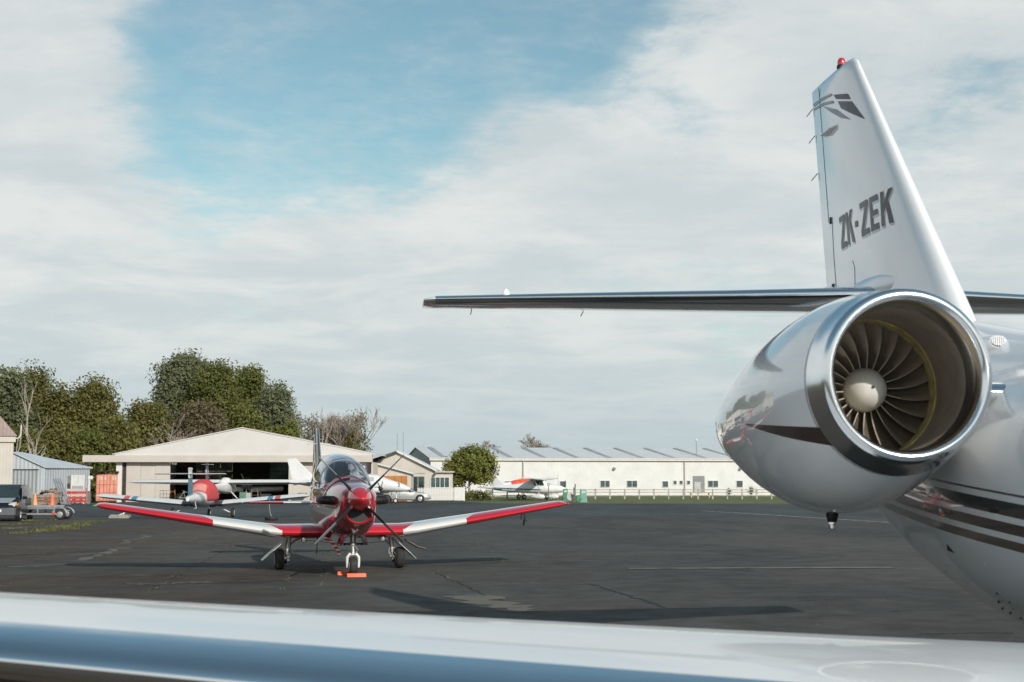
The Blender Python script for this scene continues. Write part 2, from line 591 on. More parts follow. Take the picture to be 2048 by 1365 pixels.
weeds('joint_weeds', [((300, 1182), (460, 1090), .8), ((640, 1185), (672, 1060), 1), ((655, 1165), (640, 1090), .7), ((860, 1140), (1040, 1222), 1.0), ((870, 1062), (1010, 1130), .8),
                      ((940, 1075), (1080, 1180), .5), ((430, 1110), (480, 1060), .9), ((200, 1120), (330, 1060), .6), ((560, 1180), (600, 1130), .7), ((380, 1040), (460, 1036), 1), ((610, 1060), (700, 1040), 1)],
      'thin yellow green weeds growing out of the apron joints', 20, (0.010, 0.028), (0.10, 0.10, 0.05), 0.05)
weeds('grass_tufts', [((-40, 1050), (90, 1048), 3), ((-40, 1059), (60, 1056), 2.2), ((90, 1061), (190, 1043), 3), ((50, 1042), (100, 1041), 5), ((30, 1068), (150, 1056), 2.1)],
      'patches of green grass on the apron beside the dark van', 40, (0.025, 0.075), (0.11, 0.115, 0.04), 0.30)

# ------------------------------------------------------------------ buildings
cream_m = mat('cream_wall', (0.54, 0.492, 0.44), 0.75, 0, 0, 0.06, 0.5, 0.05, 20)
cream2_m = mat('cream_fascia', (0.52, 0.472, 0.415), 0.7, 0, 0, 0.05, 0.8)
hroof_m = mat('hangar_gable_sheet', (0.58, 0.555, 0.525), 0.6, 0, 0, 0.05, 0.5)
wwall_m = ribbed('white_cladding', (0.63, 0.62, 0.605), 'X', 0.25, 0.12, 0.6, 0.05)
wroof_m = ribbed('pale_roof_sheet', (0.62, 0.63, 0.635), 'X', 0.25, 0.3, 0.45, 0.06)
skyl_m = mat('roof_skylight', (0.33, 0.34, 0.34), 0.35, 0, 0, 0.15, 1.5)
greyw_m = ribbed('grey_steel_cladding', (0.44, 0.47, 0.49), 'X', 0.3, 0.5, 0.5, 0.07)
grey_door = ribbed('grey_door_sheet', (0.33, 0.35, 0.36), 'X', 0.28, 0.9, 0.5, 0.08)
greyr_m = ribbed('grey_steel_roof', (0.47, 0.51, 0.55), 'Y', 0.3, 0.5, 0.4, 0.08)
tile_m = ribbed('rusty_roof', (0.36, 0.27, 0.24), 'X', 0.22, 0.8, 0.7, 0.25)
white_trim = mat('white_trim', (0.66, 0.65, 0.63), 0.5, 0, 0, 0.05)
glass_dark = mat('window_glass', (0.03, 0.045, 0.045), 0.06, 0, 1.0, 0.2, 1.0)
glass_teal = mat('window_glass_teal', (0.05, 0.085, 0.085), 0.06, 0, 1.0, 0.25, 0.8)
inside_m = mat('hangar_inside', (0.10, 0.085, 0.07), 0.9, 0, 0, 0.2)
post_dark = mat('dark_timber_post', (0.045, 0.036, 0.028), 0.8, 0, 0, 0.2, 4)
translu = bpy.data.materials.new('rear_wall_fibreglass')
translu.use_nodes = True
_t = NT(translu.node_tree)
_a = _t.n('ShaderNodeBsdfTranslucent')
_b = _t.n('ShaderNodeBsdfDiffuse')
_co = _t.n('ShaderNodeTexCoord').outputs['Object']
_c = _t.mix(_t.ramp(_t.noise(_co, .8, 4), .35, .7), (.28, .33, .30, 1), (.55, .60, .54, 1))
_t.l(_c, _a.inputs[0])
_t.l(_c, _b.inputs[0])
_m = _t.n('ShaderNodeMixShader')
_m.inputs[0].default_value = .4
_t.l(_a.outputs[0], _m.inputs[1])
_t.l(_b.outputs[0], _m.inputs[2])
_t.l(_m.outputs[0], _t.n('ShaderNodeOutputMaterial').inputs[0])

# --- hangar
HY = 114.4
def hx(px, py=980):
    return at(px, py, HY).x
def hz(py):
    return at(480, py, HY).z
HG = thing('hangar', 'cream hangar with low gable and wide open doorway behind the trainer', 'hangar', (at(488, 1000, HY).x, HY, 0))
ox = HG.location.x
x0, x1 = hx(232) - ox, hx(745) - ox
zh0, zh1 = hz(925), hz(911)
mb = MB()
mb.bbox(hx(167) - ox, hx(745) - ox, -.55, .15, zh0, zh1)
bevel(mb.build('door_header', cream2_m, HG, 0), .03)
mb = MB()
apex = hx(484) - ox
mb.poly([(x0 - .1, -.40, zh1 + .003), (x1 + .0, -.40, zh1 + .003), (x1, -.40, zh1 + .08), (apex, -.40, hz(858)), (x0, -.40, zh1 + .08)], (0, .35, 0))
mb.build('gable', hroof_m, HG, 0)
for (xa, xb, nm) in [(x0 - .25, apex, 'roof'), (x1 + .25, apex, 'roof')]:
    mb = MB()
    za, zb = zh1 + .04, hz(857)
    mb.poly([(xa, -.43, za), (xb, -.43, zb), (xb, 20, zb), (xa, 20, za)], (0, 0, .08))
    mb.build(nm, mat('hangar_roof_sheet', (0.58, 0.55, 0.51), .6), HG, 0)
xo0, xo1 = hx(340) - ox, hx(577) - ox          # opening
def leaf(a, b, y=0.0, m=cream_m, z=zh0):
    mb = MB()
    mb.bbox(a, b, y - .05, y + .05, .03, z - .01)
    return mb.build('door_leaf', m, HG, 0)
xa = hx(252) - ox
n = 3
for i in range(n):
    leaf(xa + (xo0 - xa) * i / n + .01, xa + (xo0 - xa) * (i + 1) / n - .01, .03 * (i % 2))
for i in range(2):
    leaf(xo1 + (hx(690) - ox - xo1) * i / 2 + .01, xo1 + (hx(690) - ox - xo1) * (i + 1) / 2 - .01, .03 * (i % 2))
leaf(hx(700) - ox, hx(735) - ox, -.02, white_trim)
for px in (247.5,):
    mb = MB()
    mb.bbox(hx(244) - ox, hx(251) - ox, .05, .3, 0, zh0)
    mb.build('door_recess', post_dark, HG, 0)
mb = MB()
mb.bbox(hx(232) - ox, hx(243.6) - ox, -.1, .3, 0, zh0)
mb.build('corner_pier', white_trim, HG, 0)
for px, w in ((174, .22), (738, .2)):
    mb = MB()
    mb.bbox(hx(px) - ox - w / 2, hx(px) - ox + w / 2, -.45, -.2, 0, zh0)
    mb.build('rail_post', post_dark, HG, 0)
mb = MB()
mb.bbox(x0, x0 + .15, .3, 20, 0, zh0)
mb.build('side_wall', cream_m, HG, 0)
mb = MB()
mb.bbox(x1 - .15, x1, .3, 20, 0, zh0)
mb.build('side_wall', cream_m, HG, 0)
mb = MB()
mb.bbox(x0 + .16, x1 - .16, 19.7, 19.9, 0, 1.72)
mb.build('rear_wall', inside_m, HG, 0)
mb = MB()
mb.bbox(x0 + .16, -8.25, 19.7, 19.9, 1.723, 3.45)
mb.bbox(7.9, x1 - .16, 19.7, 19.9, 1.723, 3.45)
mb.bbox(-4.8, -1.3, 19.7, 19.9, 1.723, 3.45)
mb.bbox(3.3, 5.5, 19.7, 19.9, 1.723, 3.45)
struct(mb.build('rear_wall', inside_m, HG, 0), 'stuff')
mb = MB()
mb.bbox(x0 + .16, x1 - .16, .4, 19.6, -.02, .012)
mb.build('hangar_floor', conc_m, HG, 0)
for r_ in range(2):                            # panels high in the rear wall
    for i in range(14):
        a = -8.2 + i * 1.15
        if i in (3, 4, 5, 10, 11):
            continue
        mb = MB()
        mb.bbox(a, a + 1.06, 19.62, 19.66, 1.75 + r_ * .85, 2.52 + r_ * .85)
        mb.build('wall_panel', translu, HG, 0)

# --- lean-to with the orange door, and the office
OY = 124.0
def X(px, Y=OY):
    return at(px, 980, Y).x
def Zp(py, Y=OY, px=830):
    return at(px, py, Y).z
LT = thing('lean_to', 'cream lean-to with an orange door panel beside the hangar', 'building', (X(782, 119), 119, 0))
ox = LT.location.x
a, b = X(742, 119) - ox, X(822, 119) - ox
mb = MB()
mb.poly([(a, 0, 0), (b, 0, 0), (b, 0, Zp(948, 119)), (a, 0, Zp(926, 119))], (0, 3.0, 0))
mb.build('wall', cream_m, LT, 0)
mb = MB()
mb.poly([(a, -.25, Zp(926, 119)), (b + .2, -.25, Zp(949, 119)), (b + .2, -.25, Zp(946.5, 119)), (a, -.25, Zp(923.5, 119))], (0, 3.4, 0))
mb.build('roof', white_trim, LT, 0)
mb = MB()
mb.bbox(X(758, 119) - ox, X(814.5, 119) - ox, -.06, -.01, .03, Zp(952, 119))
OD = mb.build('door_panel', mat('orange_door', (0.44, 0.18, 0.05), .6, 0, 0, .12, 1), LT, 0)
for i in range(4):
    mb = MB()
    q = X(758, 119) - ox + .55 * i + .2
    mb.bbox(q, q + .03, -.075, -.062, .1, Zp(953.5, 119))
    mb.build('door_rib', mat('orange_door_rib', (0.30, 0.11, 0.03), .7), OD, 0)
OF = thing('office', 'small cream gabled office behind the white picket fence', 'building', (X(850), OY, 0))
ox = OF.location.x
ap, le, re, fe = X(793) - ox, X(737) - ox, X(868) - ox, X(905) - ox
mb = MB()
mb.poly([(le, 0, 0), (fe, 0, 0), (fe, 0, Zp(944)), (re, 0, Zp(943)), (ap, 0, Zp(904)), (le, 0, Zp(930))], (0, 8, 0))
mb.build('wall', cream_m, OF, 0)
mb = MB()
mb.poly([(ap, -.3, Zp(901)), (ap, -.3, Zp(904.5)), (re + .25, -.3, Zp(944)), (re + .25, -.3, Zp(941.5))], (0, 8.6, 0))
mb.build('roof', white_trim, OF, 0)
dslate = mat('dark_slate_roof', (0.07, 0.068, 0.062), .8, 0, 0, .25, 2)
mb = MB()
mb.poly([(ap, -.32, Zp(902)), (le - .6, -.32, Zp(926)), (le - .6, -.32, Zp(932)), (ap, -.32, Zp(906.5))], (0, 8.6, 0))
mb.build('roof', dslate, OF, 0)
mb = MB()
mb.bbox(re + .1, fe + .15, -.25, 8.2, Zp(945.5), Zp(943))
mb.build('flat_roof', cream2_m, OF, 0)
def window(parent, xa, xb, za, zb, y, panes=2, frame=white_trim, glass=glass_dark, name='window', fw=.06):
    mb = MB()
    mb.bbox(xa - fw, xb + fw, y - .05, y - .008, zb, zb + fw)
    mb.bbox(xa - fw, xb + fw, y - .07, y - .008, za - fw, za)
    mb.bbox(xa - fw, xa, y - .05, y - .009, za, zb)
    mb.bbox(xb, xb + fw, y - .05, y - .009, za, zb)
    for i in range(1, panes):
        q = xa + (xb - xa) * i / panes
        mb.bbox(q - fw * .4, q + fw * .4, y - .045, y - .010, za, zb)
    w = mb.build(name, frame, parent, 0)
    for i in range(panes):
        q0, q1 = xa + (xb - xa) * i / panes, xa + (xb - xa) * (i + 1) / panes
        mb = MB()
        mb.bbox(q0, q1, y - .022, y - .004, za, zb)
        mb.build('pane', glass, w, 0)
    return w
window(OF, X(862) - ox, X(898) - ox, Zp(975), Zp(955.5), 0, 4, white_trim, glass_teal)
window(OF, X(824) - ox, X(848) - ox, .35, Zp(954), 0, 2, mat('door_frame_green', (.28, .36, .32), .5), glass_dark, 'glass_door')
mb = MB()
for i, wd in enumerate((.07, .05, .06, .05, .11, .04, .09, .05)):
    mb.box((X(829) - ox + i * .125, -.02, Zp(947.3)), (wd, .02, .08))
struct(mb.build('door_lettering', mat('lettering_grey', (.22, .21, .2), .7), OF, 0), 'stuff')
for q in (866.5, 868.5):
    mb = MB()
    mb.lathe((X(q) - ox, -.02, Zp(946 if q > 867 else 949)), (.3, -1, -.5), [(0, .03), (.1, .05), (.22, .12), (.23, .10)], 12)
    mb.build('floodlight', mat('lamp_grey', (.12, .12, .12), .5), OF)

# --- long white shed
SH = thing('long_shed', 'long white industrial shed with skylight strips along its roof', 'shed', (-8.55, 150, 0), R(11))
LEN, DEP = 58.0, 12.0
ze, zr = 3.92, 5.30
mb = MB()
mb.bbox(0, LEN, 0, .2, 0, ze)
mb.build('front_wall', wwall_m, SH, 0)
mb = MB()
mb.poly([(0, .2, 0), (0, 2 * DEP, 0), (0, 2 * DEP, ze), (0, DEP, zr), (0, .2, ze)], (.2, 0, 0))
mb.build('gable_wall', mat('shaded_gable', (.42, .44, .46), .6), SH, 0)  # end wall's shade put into a greyer colour than the front
mb = MB()
mb.poly([(-.15, -.12, ze + .05), (-.15, DEP, zr + .05), (LEN, DEP, zr + .05), (LEN, -.12, ze + .05)], (0, 0, .06))
mb.build('roof', wroof_m, SH, 0)
mb = MB()
mb.poly([(-.15, 2 * DEP, ze + .05), (-.15, DEP, zr + .05), (LEN, DEP, zr + .05), (LEN, 2 * DEP, ze + .05)], (0, 0, .06))
mb.build('roof', wroof_m, SH, 0)
mb = MB()
mb.bbox(-.15, LEN, -.24, -.02, ze - .16, ze + .02)
mb.build('gutter', mat('gutter_cream', (.62, .57, .49), .6), SH, 0)
for k in range(15):
    q = 1.2 + k * 3.62
    mb = MB()
    mb.poly([(q, .35, ze + .165), (q + .55, .35, ze + .165), (q + .55, DEP - .3, zr + .13), (q, DEP - .3, zr + .13)], (0, 0, .01))
    mb.build('skylight', skyl_m, SH, 0)
def shx(px):       # pixel column to distance along the shed front
    d = pixdir(px, 975)
    c, s = math.cos(R(11)), math.sin(R(11))
    # solve (-8.55 + t c, 150 + t s) on the ray
    k = d.x / d.y
    return (k * 150 + 8.55) / (c - k * s)
for px in (1046, 1369):
    mb = MB()
    q = shx(px)
    mb.tube([(q, -.08, .1), (q, -.08, ze - .16)], .07, 8)
    mb.build('downpipe', mat('pipe_beige', (.42, .38, .33), .6), SH)
for (pa, pb, ya, yb, pn) in [(1010, 1030, 963, 975, 2), (1120, 1132, 963, 975, 1), (1201, 1219, 962, 974.5, 2), (1254, 1274, 962, 974.5, 2), (1325, 1336, 963, 974.5, 1), (1347, 1353, 962, 969, 1), (1359, 1365, 962, 969, 1), (1374, 1380, 962, 969, 1), (1416, 1436, 962, 974.5, 2), (1473, 1485, 962, 974.5, 1), (1522, 1534, 963, 974, 1)]:
    q0, q1 = shx(pa), shx(pb)
    d = 150 + (q0) * math.sin(R(11))
    window(SH, q0, q1, at(1000, yb, d).z, at(1000, ya, d).z, 0, pn, white_trim, glass_teal, fw=.05)
q0, q1 = shx(1386), shx(1409)
mb = MB()
mb.bbox(q0, q1, -.06, -.012, .3, 2.15)
E_ = mb.build('entrance', mat('door_grey', (.20, .21, .21), .6), SH, 0)
mb = MB()
mb.bbox(q0 + .15, q0 + .85, -.08, -.065, .35, 1.5)
mb.build('entrance_panel', mat('door_panel_pale', (.42, .43, .42), .6), E_, 0)
for px in (1228, 1480):
    mb = MB()
    mb.lathe((shx(px), -.02, at(1000, 936, 158).z), (0, -1, -.6), [(0, .08), (.15, .12), (.3, .16), (.31, .12)], 12)
    mb.build('floodlight', mat('lamp_pale', (.35, .35, .34), .5), SH)
mb = MB()
mb.tube([(shx(1411), 3, ze + .3), (shx(1411), 3, 6.0)], .025, 6)
VN = mb.build('roof_mast', mat('lamp_grey', (.12, .12, .12)), SH)
mb = MB()
mb.lathe((shx(1411), 3, 6.0), (0, 0, 1), [(0, .05), (.08, .14), (.2, .14), (.28, .04)], 12)
mb.build('mast_globe', white_trim, VN)

# --- left edge: cream building and grey shed
CB = thing('cream_building', 'cream building corner with a rusty pitched roof at the left edge', 'building', (at(24, 990, 92).x, 92, 0), R(20))
ze = at(10, 884, 92).z
mb = MB()
mb.bbox(-8, 0, 0, 9, 0, ze)
mb.build('wall', ribbed('cream_boards', (0.52, 0.475, 0.42), 'X', .2, .3, .7, .05), CB, 0)
mb = MB()
mb.bbox(-8.1, .12, -.12, .3, ze - .02, at(10, 873, 92).z)
mb.build('fascia', cream2_m, CB, 0)
zf = at(10, 873, 92).z
mb = MB()
mb.poly([(.2, -.2, zf), (-8.1, -.2, zf), (-8.1, 1.2, zf + 2.6), (-2.0, 1.2, zf + 2.6)], (0, .15, .05))
mb.build('roof', tile_m, CB, 0)
mb = MB()
mb.tube([(.12, -.1, zf - .15), (.32, -.1, zf - .1), (.42, -.1, zf + .1), (.43, -.1, zf + .75)], .04, 8)
mb.build('vent_pipe', white_trim, CB)

GS = thing('grey_shed', 'small grey steel shed with a sliding door behind the timber pile', 'shed', (at(87, 1000, 106).x, 106, 0))
def gx(px, Y=106):
    return at(px, 990, Y).x - GS.location.x
zeg = at(87, 936, 106).z
zr_ = at(28, 907, 106).z
mb = MB()
mb.poly([(gx(-20), 0, 0), (0, 0, 0), (0, 0, zeg), (gx(25), 0, zr_), (gx(-20), 0, zr_ - .1)], (0, .12, 0))
mb.build('front_wall', greyw_m, GS, 0)
mb = MB()
mb.poly([(0, .0, 0), (1.75, 5.5, 0), (1.75, 5.5, zeg - .02), (0, .0, zeg)], (-.1, .03, 0))
mb.build('side_wall', ribbed('grey_side_cladding', (.40, .43, .46), 'Y', .3, .5, .5, .06), GS, 0)
mb = MB()
mb.poly([(.12, -.15, zeg - .02), (gx(25), -.15, zr_ + .02), (gx(25) + .2, 1.2, zr_ + .02), (1.92, 5.7, zeg - .02)], (0, 0, .09))
mb.build('roof', greyr_m, GS, 0)
mb = MB()
mb.bbox(gx(10), gx(75), -.08, -.02, .05, at(50, 940.5, 106).z)
mb.build('sliding_door', grey_door, GS, 0)
mb = MB()
mb.bbox(gx(10), gx(76), -.14, -.02, at(50, 940.5, 106).z + .003, at(50, 940.5, 106).z + .07)
mb.build('door_track', mat('track_dark', (.05, .05, .05), .6), GS, 0)
mb = MB()
mb.bbox(-.06, .06, -.04, .06, 0, zeg)
mb.build('corner_flashing', mat('grey_trim', (.5, .53, .55), .5), GS, 0)

# two thin radio masts behind the office
for (px, top, lab) in [(806, 865, 'thin radio mast rising behind the office gable'), (794, 868, 'fainter thin radio mast left of the taller one behind the office')]:
    Y = 140
    mb = MB()
    p = at(px, 960, Y)
    mb.tube([(0, 0, 0), (0, 0, at(px, top, Y).z)], [.035, .02], 6)
    o = mb.build('radio_mast', mat('mast_grey', (.18, .19, .2), .6), None)
    o.location = (p.x, Y, 0)
    tag(o, lab, 'mast', 'radio masts behind the office')

# ------------------------------------------------------------------ business jet (local: +y aft, +x towards the photo's right)
white_m = mat('white_paint', (0.84, 0.845, 0.85), 0.22, 0, 1.0, 0.025, 0.8, 0.012, 3)
chrome_m = mat('polished_metal', (0.86, 0.87, 0.88), 0.07, 1.0, 0, 0.03, 2.0, 0.01, 5)
chrome_soft = mat('brushed_lip_metal', (0.86, 0.87, 0.88), 0.17, 1.0, 0, 0.03, 3.0, 0.02, 14)
duct_m = mat('inlet_duct', (0.27, 0.235, 0.195), 0.42, 0.2, 0, 0.12, 5)
blade_m = mat('fan_titanium', (0.30, 0.255, 0.20), 0.40, 0.7, 0, 0.10, 9)
cone_m = mat('spinner_grey', (0.62, 0.60, 0.55), 0.42, 0, 0.1, 0.06, 8)
rub_m = mat('rub_strip', (0.36, 0.31, 0.13), 0.8, 0, 0, 0.25, 14)
dark_m = mat('black_part', (0.012, 0.012, 0.012), 0.5, 0, 0, 0.1)
navy_m = mat('navy_decal', (0.014, 0.026, 0.050), 0.35, 0.0, 0.1, 0.05, spec=.3)
greydecal_m = mat('grey_decal', (0.045, 0.046, 0.054), 0.35, 0.0, 0.15, 0.05, spec=.3)
pale_decal = mat('pale_outline', (0.50, 0.50, 0.51), 0.3, 0.1, 0.5, 0.03)
red_glass = mat('red_beacon_glass', (0.55, 0.015, 0.03), 0.1, 0, 1.0, 0.02)
seam_m = mat('panel_seam', (0.05, 0.05, 0.05), 0.7, 0, 0, 0.1)

def jet_stripes(t, co, c):
    x, y, z = t.sep(co)[:3]
    h = t.m('SUBTRACT', z, t.m('MULTIPLY', t.m('ADD', y, 0.3), 0.07))    # stripes rise gently aft
    out = c
    for (z0, z1, cc) in [(1.695, 1.785, (0.010, 0.009, 0.009)), (1.585, 1.655, (0.030, 0.019, 0.014)), (1.485, 1.545, (0.105, 0.072, 0.050)), (1.825, 1.84, (0.08, 0.055, 0.04))]:
        k = t.m('MULTIPLY', t.m('GREATER_THAN', h, z0), t.m('LESS_THAN', h, z1))
        out = t.mix(k, out, (*cc, 1))
    return out
jet_fus_m = mat('jet_fuselage_paint', (0.70, 0.71, 0.715), 0.22, 0, 1.0, 0.03, 0.8, 0.012, 3, paint=jet_stripes)

JET = thing('business_jet', 'white business jet with polished engine inlet in the right foreground', 'jet', (4.0, 9.0, 0.0), R(5.5))

fus = [(-10.6, 1.45, 0.02, 0.02, 0.02), (-10.2, 1.48, 0.28, 0.25, 0.28), (-9.3, 1.55, 0.52, 0.48, 0.50), (-8.0, 1.66, 0.78, 0.80, 0.74), (-6.6, 1.75, 0.92, 1.02, 0.90), (-5.0, 1.78, 0.95, 1.04, 0.95),
       (-2.0, 1.78, 0.95, 1.04, 0.98), (0.0, 1.78, 0.95, 1.04, 0.97), (1.0, 1.80, 0.92, 1.0, 0.93), (2.0, 1.88, 0.82, 0.92, 0.84), (3.0, 2.0, 0.68, 0.82, 0.72), (4.2, 2.2, 0.50, 0.66, 0.56), (5.6, 2.45, 0.32, 0.48, 0.42), (7.2, 2.7, 0.14, 0.22, 0.22), (7.7, 2.75, 0.05, 0.08, 0.08)]
mb = MB()
mb.loft([super_ring(v, 0, cz, hw, ht, hb, 40, 2.1) for (v, cz, hw, ht, hb) in interp(fus, 5)])
FUS = mb.build('fuselage', jet_fus_m, JET, 50)
# belly panel seams, rivet cluster, vent
for (du, dv, r) in [(.0, .0, .008), (.06, .05, .006), (.1, .0, .006), (.05, -.1, .008), (.14, -.06, .006), (.02, .2, .009), (.12, .2, .007), (-.06, .1, .006), (.16, .12, .008), (.09, .27, .006)]:
    a = R(222) + du * 1.1
    rr = 0.968
    mb = MB()
    mb.lathe((rr * math.cos(a), .45 + dv, 1.79 + rr * math.sin(a)), (math.cos(a), 0, math.sin(a)), [(-.02, r), (.004, r)], 8)
    mb.build('rivet', dark_m, FUS)
def fus_pt(ang, v, off=0.0):
    for i in range(len(fus) - 1):
        if fus[i][0] <= v <= fus[i + 1][0]:
            t = (v - fus[i][0]) / (fus[i + 1][0] - fus[i][0])
            q = [a + (b - a) * t for a, b in zip(fus[i], fus[i + 1])]
            ca, sa = math.cos(ang), math.sin(ang)
            h = q[3] if sa > 0 else q[4]
            return Vector(((q[2] + off) * ca, v, q[1] + (h + off) * sa))
mb = MB()
mb.poly([(-.868, 1.1, 1.485), (-.762, 1.3, 1.322), (-.838, .9, 1.383)], (0.03, 0, 0.015))
mb.build('belly_vent', dark_m, FUS, 0)
for va in (0.9, 2.35):
    mb = MB()
    mb.tube([fus_pt(R(g), va, .001) for g in range(188, 272, 6)], 0.0035, 5)
    mb.build('panel_seam', seam_m, FUS)

# dorsal fairing with air scoop
mb = MB()
dors = [(-0.6, 2.72, .10, .12), (0.6, 2.74, .30, .28), (1.6, 2.74, .42, .42), (2.6, 2.72, .46, .62), (3.6, 2.72, .42, .80), (5.2, 2.75, .26, .95), (6.4, 2.85, .12, .9)]
mb.loft([super_ring(v, 0, cz - .1, hw, ht, .3, 24, 2.0) for (v, cz, hw, ht) in interp(dors, 4)])
D = mb.build('dorsal_fairing', white_m, JET, 50)
mb = MB()
mb.loft([super_ring(v, -0.30, 2.955 + (v - 1.5) * .05, w, w * .6, w * .8, 18) for (v, w) in [(1.42, .062), (1.46, .072), (1.7, .09), (2.1, .08), (2.6, .03)]])
SC = mb.build('air_scoop', white_m, D, 50)
mb = MB()
for i in range(-3, 4):
    mb.box((-0.30 + i * .016, 1.414, 2.951), (.005, .006, .075 * math.sqrt(max(.05, 1 - (i / 3.6) ** 2))))
    mb.box((-0.30, 1.413, 2.951 + i * .010), (.11 * math.sqrt(max(.05, 1 - (i / 3.6) ** 2)), .006, .004))
mb.build('scoop_grille', white_m, SC, 0)
mb = MB()
mb.loft([super_ring(v, -0.30, 2.951, .055, .034, .044, 18) for v in (1.4165, 1.4195)])
mb.build('scoop_void', dark_m, SC, 0)

# --- fin
def fin_le(z):
    return 2.40 + (z - 3.05) * (5.06 - 2.40) / (6.10 - 3.05)
def fin_te(z):
    return 6.10 + (z - 3.05) * (6.64 - 6.10) / (6.24 - 3.05)
def fin_t(z):
    return 0.115 - 0.02 * (z - 3.05) / 3.2
def fin_half(v, z):
    l, te = fin_le(z), fin_te(z)
    x = min(1, max(0.0001, (v - l) / (te - l)))
    t = fin_t(z)
    return 5 * t * (0.2969 * math.sqrt(x) - 0.126 * x - 0.3516 * x * x + 0.2843 * x ** 3 - 0.1036 * x ** 4) * (te - l)
zs = [2.7, 3.05, 3.6, 4.2, 4.8, 5.4, 5.9, 6.08]
rings = [wing_ring((z, fin_le(z), 0, fin_te(z) - fin_le(z), fin_t(z), 0), 18, 0, vertical=True) for z in zs]
for (z, a, tt) in [(6.16, .05, .085), (6.22, .14, .06), (6.25, .30, .03)]:      # rounded tip
    l, te = fin_le(6.08) + a * 1.2, fin_te(z)
    rings.append(wing_ring((z, l, 0, te - l, tt, 0), 18, 0, vertical=True))
mb = MB()
mb.loft(rings)
FIN = mb.build('fin', white_m, JET, 60)
def fin_decal(name, polys, m, off=0.004, parent=None):
    """flat shapes given in (v,z) pressed onto the fin's left-of-photo side"""
    bm = bmesh.new()
    for pl in polys:
        vs = [bm.verts.new((0, v, z)) for (v, z) in pl]
        bm.faces.new(vs)
    bmesh.ops.triangulate(bm, faces=bm.faces)
    for _ in range(3):
        bmesh.ops.subdivide_edges(bm, edges=[e for e in bm.edges if e.calc_length() > .12], cuts=1, use_grid_fill=True)
        bmesh.ops.triangulate(bm, faces=bm.faces)
    for v in bm.verts:
        v.co.x = -fin_half(v.co.y, v.co.z) - off
    me = bpy.data.meshes.new(name)
    bm.to_mesh(me)
    bm.free()
    me.materials.append(m)
    o = bpy.data.objects.new(name, me)
    COL.objects.link(o)
    o.parent = parent or FIN
    return o
# block letters drawn as strokes so that they stay bold and condensed
GLY = {'Z': [[(0, 0), (1, 0), (1, .17), (0, .17)], [(0, .83), (1, .83), (1, 1), (0, 1)], [(0, .17), (.36, .17), (1, .83), (.64, .83)]],
       'K': [[(0, 0), (.27, 0), (.27, 1), (0, 1)], [(.27, .36), (.27, .62), (.68, 1), (1.02, 1)], [(.42, .62), (.60, .78), (1.06, 0), (.72, 0)]],
       'E': [[(0, 0), (.27, 0), (.27, 1), (0, 1)], [(.27, 0), (.92, 0), (.92, .17), (.27, .17)], [(.27, .42), (.85, .42), (.85, .58), (.27, .58)], [(.27, .83), (.92, .83), (.92, 1), (.27, 1)]],
       '-': [[(.1, .38), (.62, .38), (.62, .56), (.1, .56)]]}
lx = 5.46
for i, (ch, wd) in enumerate([('Z', .215), ('K', .235), ('-', .17), ('Z', .235), ('E', .225), ('K', .245)]):
    def place(p, dv=0.0, dz=0.0):
        v = lx - p[0] * wd + dv
        return (v + p[1] * .085, 4.28 + p[1] * .345 + dz)
    fin_decal('registration_letter', [[place(p) for p in pl] for pl in GLY[ch]], greydecal_m, 0.006)
    if ch != '-':
        fin_decal('letter_outline', [[place(p, -.018, -.022) for p in pl] for pl in GLY[ch]], pale_decal, 0.0035)
    lx -= wd * 1.22
# tail emblem: two swept dark panels and thin lines
fin_decal('emblem', [[(5.665, 5.958), (5.208, 5.844), (5.115, 5.761), (5.569, 5.884)], [(5.511, 5.846), (5.084, 5.732), (4.955, 5.634), (4.719, 5.455), (5.391, 5.738)]], navy_m, .005)
fin_decal('emblem', [[(6.57, 6.10), (6.147, 6.056), (5.758, 5.997), (5.72, 5.964), (6.151, 6.023), (6.57, 6.065)], [(6.57, 6.045), (6.107, 5.989), (5.70, 5.905), (5.66, 5.866), (6.092, 5.953), (6.56, 6.02)], [(6.093, 5.944), (5.571, 5.776), (5.093, 5.545), (5.39, 5.638), (5.768, 5.796)]], mat('emblem_grey', (.20, .22, .25), .35, 0, .2), .005)
# rudder seam, hinge fairings, trailing seam
def fin_line(name, pts, r=.0035, m=seam_m):
    mb = MB()
    mb.tube([(-fin_half(v, z) - .001, v, z) for (v, z) in pts], r, 5)
    return mb.build(name, m, FIN)
fin_line('rudder_seam', [(6.28 - .0 * i - (6.20 - z) * .17, z) for i, z in enumerate([6.20, 5.9, 5.6, 5.3, 5.0, 4.7, 4.66])] + [(5.86, 4.62), (5.84, 4.3), (5.78, 3.95), (5.66, 3.90), (5.62, 3.6)])
fin_line('rudder_seam', [(5.05, 4.1), (4.98, 4.02), (4.98, 3.85)], .003)
for z in (4.66, 3.95):
    mb = MB()
    mb.box((-fin_half(5.9, z) - .006, 5.90, z), (.02, .03, .07))
    mb.build('hinge', dark_m, FIN, 0)
for (v, z) in [(6.62, 6.04), (6.56, 5.72), (6.50, 5.28)]:
    mb = MB()
    mb.tube([(-.01, v - .03, z + .01), (-.02, v + .16, z - .03)], .005, 5)
    mb.build('static_wick', dark_m, FIN)
mb = MB()      # small horizontal vane on the upper fin
mb.poly([(-fin_half(5.5, 5.6) + .03, 5.40, 5.60), (-fin_half(5.75, 5.6) - .06, 5.70, 5.60), (-fin_half(6, 5.6) - .07, 6.0, 5.60), (-fin_half(6.1, 5.6) + .02, 6.06, 5.60)], (0, 0, .012))
mb.build('vane', white_m, FIN, 0)
mb = MB()
mb.lathe((0, 5.62, 6.23), (0, 0, 1), [(0, .05), (.03, .05), (.035, .042)], 18)
BE = mb.build('beacon_base', dark_m, FIN)
